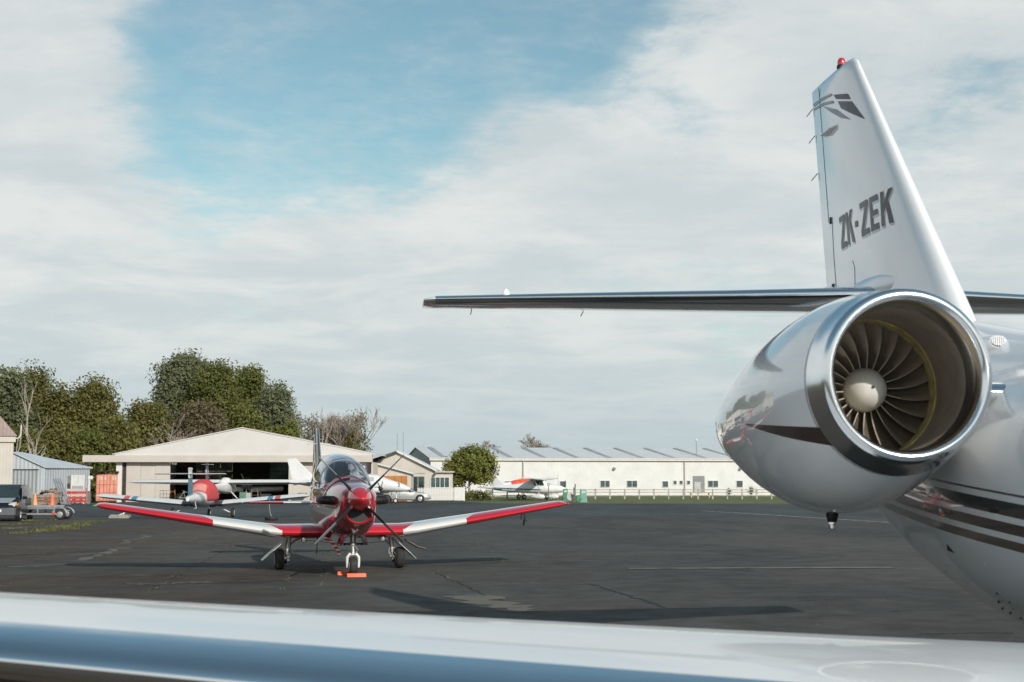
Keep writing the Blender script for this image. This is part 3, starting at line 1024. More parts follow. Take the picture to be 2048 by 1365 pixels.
mb = MB()
mb.lathe((0, 5.62, 6.262), (0, 0, 1), [(0, .042), (.04, .043), (.07, .032), (.082, .010)], 18)
mb.build('beacon_lens', red_glass, BE, 60)

# --- tailplane
def tail_sts(sg):
    return [(sg * .02, 4.10, 3.66, 2.02, .105, -1.0), (sg * 1.5, 4.62, 3.685, 1.66, .10, -1.0), (sg * 3.0, 5.13, 3.715, 1.30, .095, -1.0), (sg * 4.25, 5.56, 3.735, 1.02, .09, -1.0), (sg * 4.36, 5.66, 3.737, .86, .06, -1.0)]
for sg in (-1, 1):
    mb = MB()
    mb.loft([wing_ring(s, 16, 0) for s in tail_sts(sg)])
    T = mb.build('tailplane', white_m, JET, 60)
    mb = MB()
    mb.loft([wing_ring(s, 22, 0, sub=.13, off=.003) for s in tail_sts(sg)[:4]], closed=False)
    mb.build('polished_leading_edge', chrome_m, T, 60)
    mb = MB()
    sts = tail_sts(sg)
    mb.loft([[(s[0], s[1] + s[3] * .66, s[2] - s[3] * (.047 if i else .047) + .006), (s[0], s[1] + s[3] * .675, s[2] - s[3] * .044 + .004), (s[0], s[1] + s[3] * .69, s[2] - s[3] * .043 + .006)] for i, s in enumerate(sts[:4])], closed=False)
    mb.build('elevator_gap', chrome_m, T, 0)
    for f in (.62, .9):
        s = [a + (b - a) * f for a, b in zip(sts[0], sts[3])]
        mb = MB()
        mb.tube([(s[0], s[1] + s[3] - .05, s[2] + .01), (s[0], s[1] + s[3] + .14, s[2] - .02)], .005, 5)
        mb.build('static_wick', dark_m, T)
    mb = MB()
    mb.lathe((sg * 3.55, 5.48, 3.775), (0, 0, 1), [(0, .035), (.03, .034), (.055, .012)], 10)
    mb.build('antenna', white_m, T)
mb = MB()      # bullet fairing at the joint
mb.loft([super_ring(v, 0, 3.72, w, h, h, 20, 2.0) for (v, w, h) in interp([(3.40, .05, .05), (3.6, .14, .11), (3.95, .20, .17), (4.5, .23, .19), (5.2, .20, .16), (5.9, .12, .10), (6.3, .05, .05)], 4)])
mb.build('tail_fairing', white_m, JET, 60)

# --- starboard wing
wst = []
lc, ls = math.cos(R(5.5)), math.sin(R(5.5))
def wl(x, y):
    x, y = x - 4.0, y - 9.0
    return (x * lc + y * ls, -x * ls + y * lc)
def wing_station(x):
    k = (x + 1.7) / 3.4
    y = 4.78 - .63 * k
    z = 1.345 - .225 * k
    c = 3.40 + .90 * k
    return x, y, z, c
for x in (4.2, 3.4, 2.6, 1.7, 0.8, 0, -.8, -1.7, -2.6, -3.6, -4.8, -6.2):
    X, Y, Z, C = wing_station(x)
    u, v = wl(X, Y)
    kk = (x + 1.7) / 3.4
    wst.append((u, v, Z, C, .088 + .003 * kk, 3.5 - 1.4 * kk))
mb = MB()
mb.loft([wing_ring(s, 24, .012) for s in wst])
WG = mb.build('wing', mat('wing_white_paint', (.70, .705, .71), .35, 0, .45, .02, .8), JET, 60)
mb = MB()
mb.loft([wing_ring(s, 40, .012, sub=.085, off=.004) for s in wst], closed=False)
mb.build('polished_leading_edge', chrome_m, WG, 70)

mb = MB()      # unseen white panel added behind the wing to brighten the lower nacelle
mb.loft([[(s[0], s[1] + s[3] + .02 + .85 * x, s[2] - s[3] * .028 - .05 + y * .85 - x * .10) for (x, y) in airfoil(10, .09, .01)] for s in wst[2:9]])
mb.build('bounce_panel', white_m, WG, 60)
# --- nacelle
NU = -1.535
def axz(v):
    return 2.585 - .05 * v
nac = [(0.10, .555, .55, .555), (0.22, .585, .58, .605), (0.7, .645, .635, .745), (1.2, .66, .64, .82), (1.8, .645, .60, .80), (2.5, .585, .52, .67), (3.05, .505, .43, .52), (3.45, .43, .36, .42)]
mb = MB()
mb.loft([super_ring(v, NU + .012 * v, axz(v), hw, ht, hb, 56, 2.0) for (v, hw, ht, hb) in interp(nac[1:], 5)], True, False, False)
def nac_paint(t, co, c):
    x, y, z = t.sep(co)[:3]
    dv = t.m('SUBTRACT', y, 0.22)
    k = t.m('MULTIPLY', t.m('LESS_THAN', z, t.m('MULTIPLY_ADD', dv, 0.055, 2.268)), t.m('GREATER_THAN', z, t.m('MULTIPLY_ADD', dv, 0.135, 2.150)))
    k = t.m('MULTIPLY', k, t.m('LESS_THAN', x, NU))
    return t.mix(k, c, (0.035, 0.018, 0.014, 1))
NAC = mb.build('nacelle', mat('nacelle_paint', (0.84, 0.845, 0.85), 0.2, 0, 1.0, 0.025, 0.8, 0.012, 3, paint=nac_paint), JET, 60)
mb = MB()
prof = [(0.235, .588, .583, .610), (.17, .573, .57, .585), (.11, .559, .557, .563)]
for g in range(80, -91, -10):
    rr = .505 + .049 * math.sin(R(g))
    vv = (.06 if g > 0 else .12) * (1 - math.cos(R(g)))
    prof.append((vv, rr, rr, rr))
prof += [(.20, .457, .457, .457), (.24, .458, .458, .458)]
mb.loft([super_ring(v - .02, NU + .012 * v, axz(v), a + .0015, b + .0015, c + .0015, 72, 2.0) for (v, a, b, c) in prof], True, False, False)
mb.build('inlet_lip', chrome_soft, NAC, 70)
mb = MB()
mb.loft([super_ring(v, NU + .012 * v, axz(v), r, r, r, 56, 2.0) for (v, r) in [(.20, .464), (.215, .459), (.32, .462), (.55, .470), (.86, .472), (1.1, .47)]], True, False, False)
mb.build('inlet_duct', duct_m, NAC, 60)
mb = MB()
mb.loft([super_ring(v, NU + .012 * v, axz(v), r, r, r, 56, 2.0) for (v, r) in [(.735, .4725), (.74, .462), (.85, .462), (.855, .4725)]], True, False, False)
mb.build('rub_strip', rub_m, NAC, 60)
mb = MB()
mb.lathe((NU + .013, 1.06, axz(1.06)), (0, 1, -.05), [(0, .46), (.02, .46)], 40)
mb.build('fan_backing', dark_m, NAC)
fc = Vector((NU + .010, .84, axz(.84)))
nb = 22
bl = MB()
cols = []
for i in range(8):
    f = i / 7
    r = .135 + (.462 - .135) * f
    ch = .062 + .040 * f
    tw = R(40 + 24 * f)
    row = []
    for j in range(4):
        g = j / 3 - .5
        camb = (.25 - g * g) * .04
        along = g * ch * 1.7
        dv = along * math.cos(tw) + camb * math.sin(tw)
        dt = -(along * math.sin(tw) - camb * math.cos(tw)) + math.sin(f * math.pi) * .022
        row.append((dt, dv + .01, r))
    cols.append(row)
rings = []
for row in cols:
    up = [(q[0] - .0035, q[1], q[2]) for q in row]
    dn = [(q[0] + .0035, q[1], q[2]) for q in reversed(row)]
    rings.append(up + dn)
bl.loft(rings)
bme = bl.mesh('fan_blade', blade_m, 50)
for k in range(nb):
    o = bpy.data.objects.new('fan_blade', bme)
    COL.objects.link(o)
    o.parent = NAC
    o.location = fc
    o.rotation_euler = (0, 2 * math.pi * k / nb + .1, 0)
mb = MB()
mb.lathe(fc + Vector((0, .06, 0)), (0, -1, .05), [(0, .150), (.05, .152), (.10, .146), (.15, .128), (.19, .100), (.22, .062), (.235, .025), (.238, .008)], 36)
SPN = mb.build('fan_spinner', cone_m, NAC, 60)
mb = MB()
mb.lathe(fc + Vector((0, -.175, .012)), (0, -1, .05), [(0, .012), (.008, .011)], 12)
mb.build('spinner_bolt', seam_m, SPN)
mb = MB()
mb.loft([super_ring(v, NU + .04, axz(v), r, r * .84, r * .98, 40, 2.0) for (v, r) in [(3.44, .425), (3.46, .43), (3.56, .40), (3.60, .37), (3.3, .35)]], True, False, True)
mb.build('exhaust_nozzle', chrome_m, NAC, 50)
mb = MB()
mb.lathe((NU - .0, 1.55, 1.76), (0, 0, -1), [(0, .05), (.08, .045), (.125, .034), (.13, .03)], 14)
dm = mb.build('drain_mast', dark_m, NAC)
mb = MB()
mb.lathe((NU, 1.55, 1.629), (0, 0, -1), [(0, .026), (.03, .028), (.045, .026), (.05, .015)], 14)
mb.build('drain_tip', chrome_m, dm)
mb = MB()      # intake slot cut line on the lip underside
mb.loft([super_ring(v, NU, axz(v), .5605 + (v - .1) * .28, .56, .5625 + (v - .1) * .32, 72, 2.0)[50:59] for v in (.10, .17)], closed=False)
mb.build('lip_slot', mat('slot_brown', (.03, .018, .015), .4, 0, .3), NAC, 60)
mb = MB()
mb.loft([super_ring(v, NU + .012 * v, axz(v), a, b, c, 56, 2.0) for (v, a, b, c) in [(.238, .5915, .5865, .6135), (.244, .593, .588, .615)]], True, False, False)
mb.build('lip_joint', seam_m, NAC, 60)
def nac_at(v):
    q = nac[-1]
    for a_, b_ in zip(nac[1:], nac[2:]):
        if a_[0] <= v <= b_[0]:
            t_ = (v - a_[0]) / (b_[0] - a_[0])
            q = tuple(x + (y - x) * t_ for x, y in zip(a_, b_))
    return q
def nac_pt(v, ang, off=.0005):
    _, hw, ht, hb = nac_at(v)
    ca, sa = math.cos(R(ang)), math.sin(R(ang))
    return (NU + .012 * v + (hw + off) * ca, v, axz(v) + ((ht if sa > 0 else hb) + off) * sa)
for k in range(7):
    mb = MB()
    p_ = Vector(nac_pt(.38 + .2 * k, 231, .0))
    mb.lathe(p_, (math.cos(R(231)), 0, math.sin(R(231))), [(-.01, .009), (.0015, .008)], 8)
    mb.build('cowl_fastener', seam_m, NAC)
# pylon
mb = MB()
mb.loft([[(u, .55 + (v) * 2.3, 2.52 - .02 * (u + .9) + (y) * 2.3) for (v, y) in airfoil(12, .10, 0)] for u in (-.98, -.4, -.2)])
PY = mb.build('pylon', white_m, JET, 60)
mb = MB()
mb.loft([[(u, .545 + (v) * 2.31, 2.52 - .02 * (u + .9) + (y) * 2.36) for (v, y) in airfoil(30, .10, 0) if v < .045] for u in (-.99, -.4, -.2)], closed=False)
mb.build('polished_leading_edge', chrome_m, PY, 70)
# main gear leg of the jet stands below the wing, hidden by it
mb = MB()
mb.tube([(-1.9, -2.2, 1.15), (-1.9, -2.15, .42)], .07, 12)
GL = mb.build('gear_leg', chrome_m, JET)
rubber_m = mat('tyre_rubber', (0.022, 0.021, 0.019), 0.75, 0, 0, 0.2, 6, .1, 30)
wheel(JET, (-1.75, -2.1, .33), (1, 0, 0), .33, .2, rubber_m, chrome_m)
wheel(JET, (-2.05, -2.1, .33), (1, 0, 0), .33, .2, rubber_m, chrome_m)

# ------------------------------------------------------------------ red trainer aircraft, nose towards the camera
def red_paint(t, co, c):
    x, y, z = t.sep(co)[:3]
    # white cheat band sweeping along the lower side
    h = t.m('SUBTRACT', z, t.m('MULTIPLY', t.m('ADD', y, 3.0), 0.020))
    k = t.m('MULTIPLY', t.m('MULTIPLY', t.m('GREATER_THAN', h, 1.17), t.m('LESS_THAN', h, 1.335)), t.m('GREATER_THAN', y, -2.75))
    out = t.mix(k, c, (0.74, 0.74, 0.73, 1))
    k2 = t.m('MULTIPLY', t.m('MULTIPLY', t.m('GREATER_THAN', h, 1.365), t.m('LESS_THAN', h, 1.385)), t.m('GREATER_THAN', y, -2.75))
    return t.mix(k2, out, (0.74, 0.72, 0.70, 1))
def tail_paint(t, co, c):
    ax = t.m('ABSOLUTE', t.sep(co)[0])
    out = t.mix(t.m('LESS_THAN', ax, 0.86), c, (0.70, 0.69, 0.67, 1))
    return t.mix(t.m('GREATER_THAN', ax, 1.68), out, (0.05, 0.015, 0.015, 1))
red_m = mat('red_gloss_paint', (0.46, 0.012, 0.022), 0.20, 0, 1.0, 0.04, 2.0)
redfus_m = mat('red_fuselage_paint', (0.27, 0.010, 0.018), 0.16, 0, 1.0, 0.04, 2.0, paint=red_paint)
def wing_paint(t, co, c):
    x, y, z = t.sep(co)[:3]
    ax = t.m('ABSOLUTE', x)
    yy = t.m('ADD', y, 0.42)
    inner = t.m('ADD', 1.28, t.m('MULTIPLY', t.m('POWER', t.m('MAXIMUM', t.m('ADD', y, 0.55), 0.0), 0.6), 0.55))
    outer = t.m('ADD', 2.70, t.m('MULTIPLY', t.m('POWER', t.m('MAXIMUM', t.m('ADD', y, 0.30), 0.0), 0.7), 0.6))
    k = t.m('MULTIPLY', t.m('GREATER_THAN', ax, inner), t.m('LESS_THAN', ax, outer))
    out = t.mix(k, c, (0.66, 0.65, 0.62, 1))
    kw = t.m('MULTIPLY', t.m('LESS_THAN', ax, 0.98), t.m('MULTIPLY', t.m('GREATER_THAN', z, 0.80), t.m('GREATER_THAN', y, 0.0)))
    return t.mix(kw, out, (0.02, 0.022, 0.026, 1))
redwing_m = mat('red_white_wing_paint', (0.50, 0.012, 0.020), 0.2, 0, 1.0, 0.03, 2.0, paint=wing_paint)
steel_m = mat('gear_steel', (0.60, 0.59, 0.56), 0.35, 0.7, 0, 0.1, 8)
gearw_m = mat('gear_white_paint', (0.66, 0.66, 0.63), 0.4, 0, 0.2, 0.08, 6)
prop_m = mat('propeller_grey', (0.30, 0.295, 0.29), 0.34, 0.75, 0, 0.08, 4)
exh_m = mat('exhaust_steel', (0.055, 0.048, 0.044), 0.42, 0.8, 0, 0.15, 9)
orange_m = mat('orange_paint', (0.72, 0.115, 0.04), 0.5, 0, 0.2, 0.10, 7)
canopy_m = glass_mat('canopy_perspex', (0.86, 0.92, 0.94))
finnavy_m = mat('fin_navy_paint', (0.030, 0.042, 0.058), 0.22, 0, 1.0, 0.05, 2)
seat_m = mat('seat_fabric', (0.10, 0.10, 0.105), 0.8, 0, 0, 0.1)

TR = thing('trainer_aircraft', 'glossy red turboprop trainer with white wing panels parked nose-on', 'aircraft', (-3.70, 30.9, 0), R(13.3))
fst = [(-3.12, 1.50, .30, .23, .42), (-2.95, 1.50, .37, .27, .55), (-2.5, 1.47, .45, .37, .66), (-1.9, 1.44, .50, .46, .69), (-1.3, 1.42, .53, .49, .70), (-.4, 1.42, .55, .50, .71), (1.0, 1.43, .55, .50, .69), (2.2, 1.45, .46, .55, .60), (3.2, 1.45, .35, .52, .50), (4.4, 1.42, .23, .42, .36), (5.6, 1.40, .12, .34, .22), (6.5, 1.40, .05, .18, .10)]
mb = MB()
mb.loft([super_ring(v, 0, cz, hw, ht, hb, 36, 2.35) for (v, cz, hw, ht, hb) in interp(fst, 4)])
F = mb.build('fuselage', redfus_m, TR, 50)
# red glareshield collar in front of the windscreen
mb = MB()
mb.loft([[(.53 * math.cos(a) * s, v, 1.50 + zt * math.sin(a)) for a in [R(g) for g in range(-5, 186, 10)]] for (v, s, zt) in [(-1.55, .985, .452), (-1.42, .995, .478), (-1.28, 1.0, .50), (-1.2, .97, .47)]], closed=False)
mb.build('windscreen_collar', red_m, F, 60)
# chin intake
mb = MB()
mb.loft([[(a * math.cos(t), v, 1.235 + b * math.sin(t)) for t in [2 * math.pi * k / 28 for k in range(28)]] for (v, a, b) in [(-2.85, .30, .245), (-3.05, .285, .225), (-3.18, .265, .195), (-3.22, .245, .172), (-3.20, .225, .150), (-3.13, .215, .140)]], True, False, False)
I = mb.build('chin_intake', red_m, F, 60)
mb = MB()
mb.loft([[(.222 * math.cos(t), v, 1.235 + .147 * math.sin(t)) for t in [2 * math.pi * k / 28 for k in range(28)]] for v in (-3.15, -3.135)])
mb.build('intake_void', dark_m, I)
# wings
for sg in (-1, 1):
    mb = MB()
    wing(mb, [(sg * .25, -.62, .80, 2.05, .155, 1.5), (sg * 1.0, -.60, .80, 2.0, .152, 1.5), (sg * 1.30, -.58, .805, 1.96, .15, 1.5), (sg * 1.6, -.545, .835, 1.88, .148, 1.2), (sg * 3.3, -.30, 1.095, 1.48, .14, .6), (sg * 4.9, -.08, 1.345, 1.12, .125, 0), (sg * 5.02, -.03, 1.365, 1.0, .10, 0), (sg * 5.08, .08, 1.375, .78, .05, 0)], 16, .02)
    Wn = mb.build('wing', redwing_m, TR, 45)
    mb = MB()
    mb.lathe((sg * 5.07, .02, 1.37), (sg, 0, 0), [(0, .03), (.04, .026), (.07, .008)], 10)
    mb.build('navigation_light', red_glass if sg > 0 else mat('green_lens', (.02, .35, .12), .1, 0, 1), Wn)
    mb = MB()
    mb.lathe((sg * .83, -.62, .655), (0, 1, 0), [(0, .055), (.02, .062), (.12, .05), (.2, .02)], 16)
    L = mb.build('landing_light', exh_m, Wn)
    mb = MB()
    mb.lathe((sg * .83, -.625, .655), (0, 1, 0), [(0, .01), (.002, .044), (.01, .046)], 16)
    mb.build('lamp_glass', chrome_m, L)
    # tie-down ring or probe under the panel
    mb = MB()
    mb.tube([(sg * 2.0, -.1, .85), (sg * 2.0, -.1, .79)], .018, 6)
    mb.build('tie_down_ring', exh_m, Wn)
    # gear: leg, scissor link, brake, wheel, door
    mb = MB()
    mb.tube([(sg * 1.08, .05, .78), (sg * 1.12, .03, .52), (sg * 1.125, .02, .40)], [.055, .05, .045], 12)
    mb.tube([(sg * 1.125, .02, .46), (sg * 1.13, .02, .2)], .03, 12)
    mb.tube([(sg * 1.13, .02, .225), (sg * 1.24, .02, .225)], .03, 10)
    G_ = mb.build('gear_leg', steel_m, TR)
    mb = MB()
    mb.tube([(sg * 1.06, -.04, .44), (sg * 1.03, -.15, .33), (sg * 1.10, -.05, .23)], .018, 6)
    mb.box((sg * 1.10, -.02, .33), (.06, .09, .05))
    mb.build('scissor_link', steel_m, G_)
    mb = MB()
    mb.lathe((sg * 1.13, .02, .225), (sg, 0, 0), [(0, .07), (.015, .10), (.06, .10), (.075, .06)], 16)
    mb.build('brake_disc', exh_m, G_)
    for (dz_, dv_) in ((.10, -.04), (-.02, -.09), (.04, -.1)):
        mb = MB()
        mb.box((sg * 1.12, dv_, .235 + dz_), (.05, .05, .045), .3)
        mb.build('brake_caliper', chrome_m, G_, 0)
    mb = MB()
    mb.tube([(sg * .62, .1, .74), (sg * .95, .07, .62), (sg * 1.10, .03, .50)], .020, 8)
    mb.build('side_brace', steel_m, G_)
    mb = MB()
    mb.tube([(sg * 1.05, -.06, .70), (sg * 1.07, -.09, .5), (sg * 1.10, -.09, .3)], .007, 5)
    mb.build('brake_hose', dark_m, G_)
    wheel(TR, (sg * 1.29, .02, .228), (1, 0, 0), .228, .20, rubber_m, steel_m, 28)
    mb = MB()
    p0, p1 = Vector((sg * 1.07, 0, .725)), Vector((sg * 1.66, 0, .20))
    d = (p1 - p0).normalized()
    nn = Vector((d.z, 0, -d.x)) * .012
    mb.poly([p0 + Vector((0, -.20, 0)), p0 + Vector((0, .34, 0)), p0.lerp(p1, .8) + Vector((0, .36, 0)), p1 + Vector((0, .24, 0)), p1 + Vector((0, -.05, 0)), p0.lerp(p1, .75) + Vector((0, -.20, 0))], nn)
    bevel(mb.build('gear_door', gearw_m if sg < 0 else gearw_m, TR, 0), .004)
    mb = MB()
    mb.tube([(sg * 1.10, .0, .45), (sg * 1.38, .0, .43)], .010, 6)
    mb.build('door_link', steel_m, G_)
# nose gear
mb = MB()
mb.tube([(0, -2.22, .92), (0, -2.25, .66)], .055, 14)
mb.tube([(0, -2.25, .67), (0, -2.28, .42)], .033, 12)
mb.lathe((0, -2.25, .60), (0, 0, 1), [(0, .06), (.01, .078), (.05, .078), (.06, .06)], 14)
NG = mb.build('nose_gear_leg', steel_m, TR)
mb = MB()
for sg in (-1, 1):
    mb.tube([(0, -2.28, .435), (sg * .07, -2.285, .43), (sg * .115, -2.29, .37), (sg * .118, -2.30, .27), (sg * .112, -2.30, .17)], [.035, .035, .03, .026, .024], 10)
mb.box((0, -2.28, .44), (.12, .09, .05))
mb.build('nose_fork', gearw_m, NG)
mb = MB()
mb.tube([(.03, -2.33, .60), (.085, -2.40, .52), (.03, -2.33, .44)], .014, 6)
mb.tube([(-.03, -2.33, .60), (-.03, -2.40, .52), (-.03, -2.33, .44)], .010, 6)
mb.build('torque_link', steel_m, NG)
for sg in (-1, 1):
    mb = MB()
    mb.tube([(sg * .06, -2.25, .63), (sg * .17, -2.26, .635)], .018, 8)
    mb.tube([(sg * .17, -2.26, .655), (sg * .17, -2.26, .605)], .022, 8)
    mb.tube([(sg * .17, -2.26, .63), (sg * .95, -1.7, .70)], .006, 5)
    mb.build('steering_lug', exh_m, NG)
    mb = MB()
    mb.poly([(sg * .16, -2.75, .85), (sg * .20, -1.75, .80), (sg * .27, -1.75, .58), (sg * .26, -2.6, .62)], (.008 * sg, 0, 0))
    mb.build('nose_gear_door', redfus_m, TR, 0)
wheel(TR, (0, -2.30, .185), (1, 0, 0), .185, .165, rubber_m, steel_m, 28)
# exhaust stacks
for sg in (-1, 1):
    mb = MB()
    mb.tube([(sg * .30, -2.62, 1.50), (sg * .46, -2.58, 1.505), (sg * .57, -2.50, 1.508), (sg * .645, -2.36, 1.51), (sg * .66, -2.15, 1.512)], [.088, .090, .090, .086, .082], 18, False)
    mb.build('exhaust_stack', exh_m, TR, 60)
# spinner and feathered propeller
mb = MB()
pc = Vector((0, -3.30, 1.545))
mb.lathe(pc + Vector((0, .16, 0)), (0, -1, 0), [(0, .235), (.10, .238), (.22, .218), (.34, .180), (.46, .128), (.56, .07), (.61, .025), (.615, .0)], 32)
SP = mb.build('spinner', red_m, TR, 60)
bl = MB()
rings = []
for (r, ch, th, tw) in [(.17, .10, .08, 4), (.26, .12, .06, 5), (.42, .150, .042, 6), (.65, .165, .030, 8), (.90, .155, .022, 11), (1.10, .13, .015, 13), (1.19, .095, .010, 14), (1.215, .04, .006, 14)]:
    ring = []
    for k in range(12):
        a = 2 * math.pi * k / 12
        y, x = math.cos(a) * ch / 2, math.sin(a) * th / 2
        ct, st = math.cos(R(tw)), math.sin(R(tw))
        ring.append((x * ct + y * st, y * ct - x * st, r))
    rings.append(ring)
bl.loft(rings)
bme = bl.mesh('propeller_blade', prop_m, 50)
bk = MB()
bk.loft([[(p[0] * 1.06, p[1] * 1.06, p[2]) for p in rr] for rr in rings[1:4]], True, False, False)
bkm = bk.mesh('blade_boot', mat('boot_rubber', (.015, .015, .016), .55, 0, 0, .1), 50)
for k in range(4):
    o = bpy.data.objects.new('propeller_blade', bme)
    COL.objects.link(o)
    o.parent = TR
    o.location = pc
    o.rotation_euler = (0, R(45 + 90 * k), 0)
    o2 = bpy.data.objects.new('blade_boot', bkm)
    COL.objects.link(o2)
    o2.parent = o
# canopy: thin glass dome, frame arches, seats inside
cst = [(-1.26, 1.74, .505, .20), (-1.0, 1.73, .520, .42), (-.65, 1.72, .530, .60), (-.2, 1.72, .535, .70), (.4, 1.72, .535, .755), (1.0, 1.72, .525, .755), (1.6, 1.73, .495, .66), (2.1, 1.76, .44, .49), (2.5, 1.80, .36, .30)]
def dome(v, zb, hw, h, off=0.0):
    return [((hw + off) * math.copysign(abs(math.cos(a)) ** .8, math.cos(a)), v, zb + (h + off) * math.sin(a) ** .9 if 0 < a < math.pi else zb) for a in [math.pi * k / 20 for k in range(21)]]
mb = MB()
mb.loft([dome(*s) for s in interp(cst, 4)], closed=False)
CAN = mb.build('canopy', canopy_m, TR, 70)
for (v, r) in [(-.62, .018), (2.3, .02)]:
    q = min(interp(cst, 6), key=lambda s: abs(s[0] - v))
    mb = MB()
    mb.tube(dome(*q, off=.004), r, 6)
    mb.build('canopy_frame', red_m if v > 0 else mat('frame_blue_grey', (.16, .22, .27), .4), CAN)
mb = MB()
for sg in (-1, 1):
    mb = MB()
    mb.tube([(sg * (s[2] + .006), s[0], s[1]) for s in interp(cst, 3)], .018, 6)
    mb.build('canopy_rail', redfus_m, CAN)
for v in (-.05, 1.25):
    mb = MB()
    mb.box((0, v + .18, 1.75), (.42, .12, .75), 0, R(-12))
    mb.box((0, v + .26, 2.18), (.24, .10, .22), 0, R(-12))
    mb.box((.14, v + .20, 2.0), (.06, .10, .5), 0, R(-12))
    st = mb.build('seat', seat_m, TR, 0)
    for x in (-.13, .13):
        mb = MB()
        mb.tube([(x, v + .26, 2.1), (x, v + .22, 2.33)], .012, 6)
        mb.build('seat_rail', gearw_m, st)
mb = MB()
mb.loft([[(.45 * math.cos(a), v, 1.72 + h * math.sin(a)) for a in [math.pi * k / 14 for k in range(15)]] for (v, h) in [(-1.1, .10), (-.85, .17), (-.7, .18)]], closed=True)
mb.build('instrument_panel', seat_m, TR, 40)
# fin and tailplane
mb = MB()
wing(mb, [(1.45, 3.4, 0, 2.9, .06, 0), (2.05, 4.35, 0, 1.92, .085, 0), (2.6, 4.78, 0, 1.42, .09, 0), (3.12, 5.12, 0, 1.02, .09, 0), (3.20, 5.2, 0, .86, .06, 0)], 12, 0, True)
FN = mb.build('fin', finnavy_m, TR, 50)
mb = MB()
mb.tube([(-.30, 5.2, 2.80), (0, 4.98, 2.80), (.30, 5.2, 2.80)], .010, 6)
mb.build('navigation_antenna', gearw_m, FN)
for x in (-.055, -.075):
    mb = MB()
    mb.poly([(x - .02, 5.35, 1.95), (x - .02, 5.55, 1.95), (x + .025, 5.75, 3.0), (x + .025, 5.6, 3.0)], (-.004, 0, 0))
    mb.build('fin_stripe', pale_decal, FN, 0)
for sg in (-1, 1):
    mb = MB()
    wing(mb, [(sg * .08, 4.75, 1.33, 1.2, .085, 0), (sg * 1.7, 5.0, 1.335, .78, .08, 0), (sg * 1.84, 5.1, 1.337, .55, .05, 0)], 12, 0)
    mb.build('tailplane', mat('tailplane_paint', (.50, .012, .02), .2, 0, 1.0, .03, paint=tail_paint), TR, 45)
# pitot tube, aerials, cover streamer
mb = MB()
mb.tube([(-.52, -.3, .72), (-.53, -.3, .34)], .012, 6)
mb.build('blade_aerial', exh_m, TR)
mb = MB()
mb.tube([(4.05, -.12, 1.17), (4.05, -.16, 1.02), (4.05, -.34, 1.00)], .014, 6)
mb.tube([(4.0, -.12, 1.17), (3.97, -.16, 1.07), (3.95, -.22, 1.05)], .014, 6)
mb.tube([(4.05, -.14, 1.04), (4.03, -.13, .90)], .022, 6)
mb.build('pitot_tube', exh_m, TR)
mb = MB()
rib = [(-.42, -.55, .72), (-.36, -.6, .66), (-.27, -.62, .62), (-.20, -.66, .53), (-.12, -.66, .44), (-.09, -.68, .33)]
mb.loft([[(p[0] - .03, p[1], p[2] - .015), (p[0] + .03, p[1], p[2] + .015)] for p in rib], closed=False)
def ribbon_paint(t, co, c):
    z = t.sep(co)[2]
    return t.mix(t.m('GREATER_THAN', t.m('SINE', t.m('MULTIPLY', z, 75.0)), 0.25), c, (.7, .66, .62, 1))
mb.build('cover_streamer', mat('streamer_red', (.5, .03, .03), .8, paint=ribbon_paint), TR, 30)
mb = MB()
mb.tube([(1.36, -.2, .62), (1.55, -.24, .52), (1.66, -.24, .46), (1.80, -.26, .43), (1.83, -.26, .41)], [.02, .03, .025, .02, .02], 6)
mb.build('door_strut', exh_m, TR)

# chocks at the nose wheel
cl = TR.matrix_basis
def tr_world(u, v, z=0):
    c, s = math.cos(R(13.3)), math.sin(R(13.3))
    return (-3.70 + u * c - v * s, 30.9 + u * s + v * c, z)
for (u, v, lab) in [(.03, -2.62, 'orange wheel chock in front of the trainer nose wheel'), (-.09, -2.02, 'orange wheel chock behind the trainer nose wheel')]:
    mb = MB()
    mb.loft([[(x, -.065, 0), (x, .065, 0), (x, .03, .075), (x, -.03, .075)] for x in (-.19, .19)])
    o = mb.build('wheel_chock', orange_m, None, 0)
    o.location = tr_world(u, v, .002)
    o.rotation_euler = (0, 0, R(13.3))
    bevel(o, .008)
    tag(o, lab, 'chock', 'chocks at the trainer nose wheel')

# ------------------------------------------------------------------ trees
def leaf_mat(name, a, b, tr=0.42):
    m = bpy.data.materials.new(name)
    m.use_nodes = True
    t = NT(m.node_tree)
    at_ = t.n('ShaderNodeAttribute', attribute_name='tint')
    c = t.mix(at_.outputs['Fac'], (*a, 1), (*b, 1))
    d = t.n('ShaderNodeBsdfPrincipled')
    t.l(c, d.inputs['Base Color'])
    d.inputs['Roughness'].default_value = 0.65
    d.inputs['Specular IOR Level'].default_value = 0.25
    tl = t.n('ShaderNodeBsdfTranslucent')
    t.l(c, tl.inputs[0])
    mx = t.n('ShaderNodeMixShader')
    mx.inputs[0].default_value = tr
    t.l(d.outputs[0], mx.inputs[1])
    t.l(tl.outputs[0], mx.inputs[2])
    t.l(mx.outputs[0], t.n('ShaderNodeOutputMaterial').inputs[0])
    return m

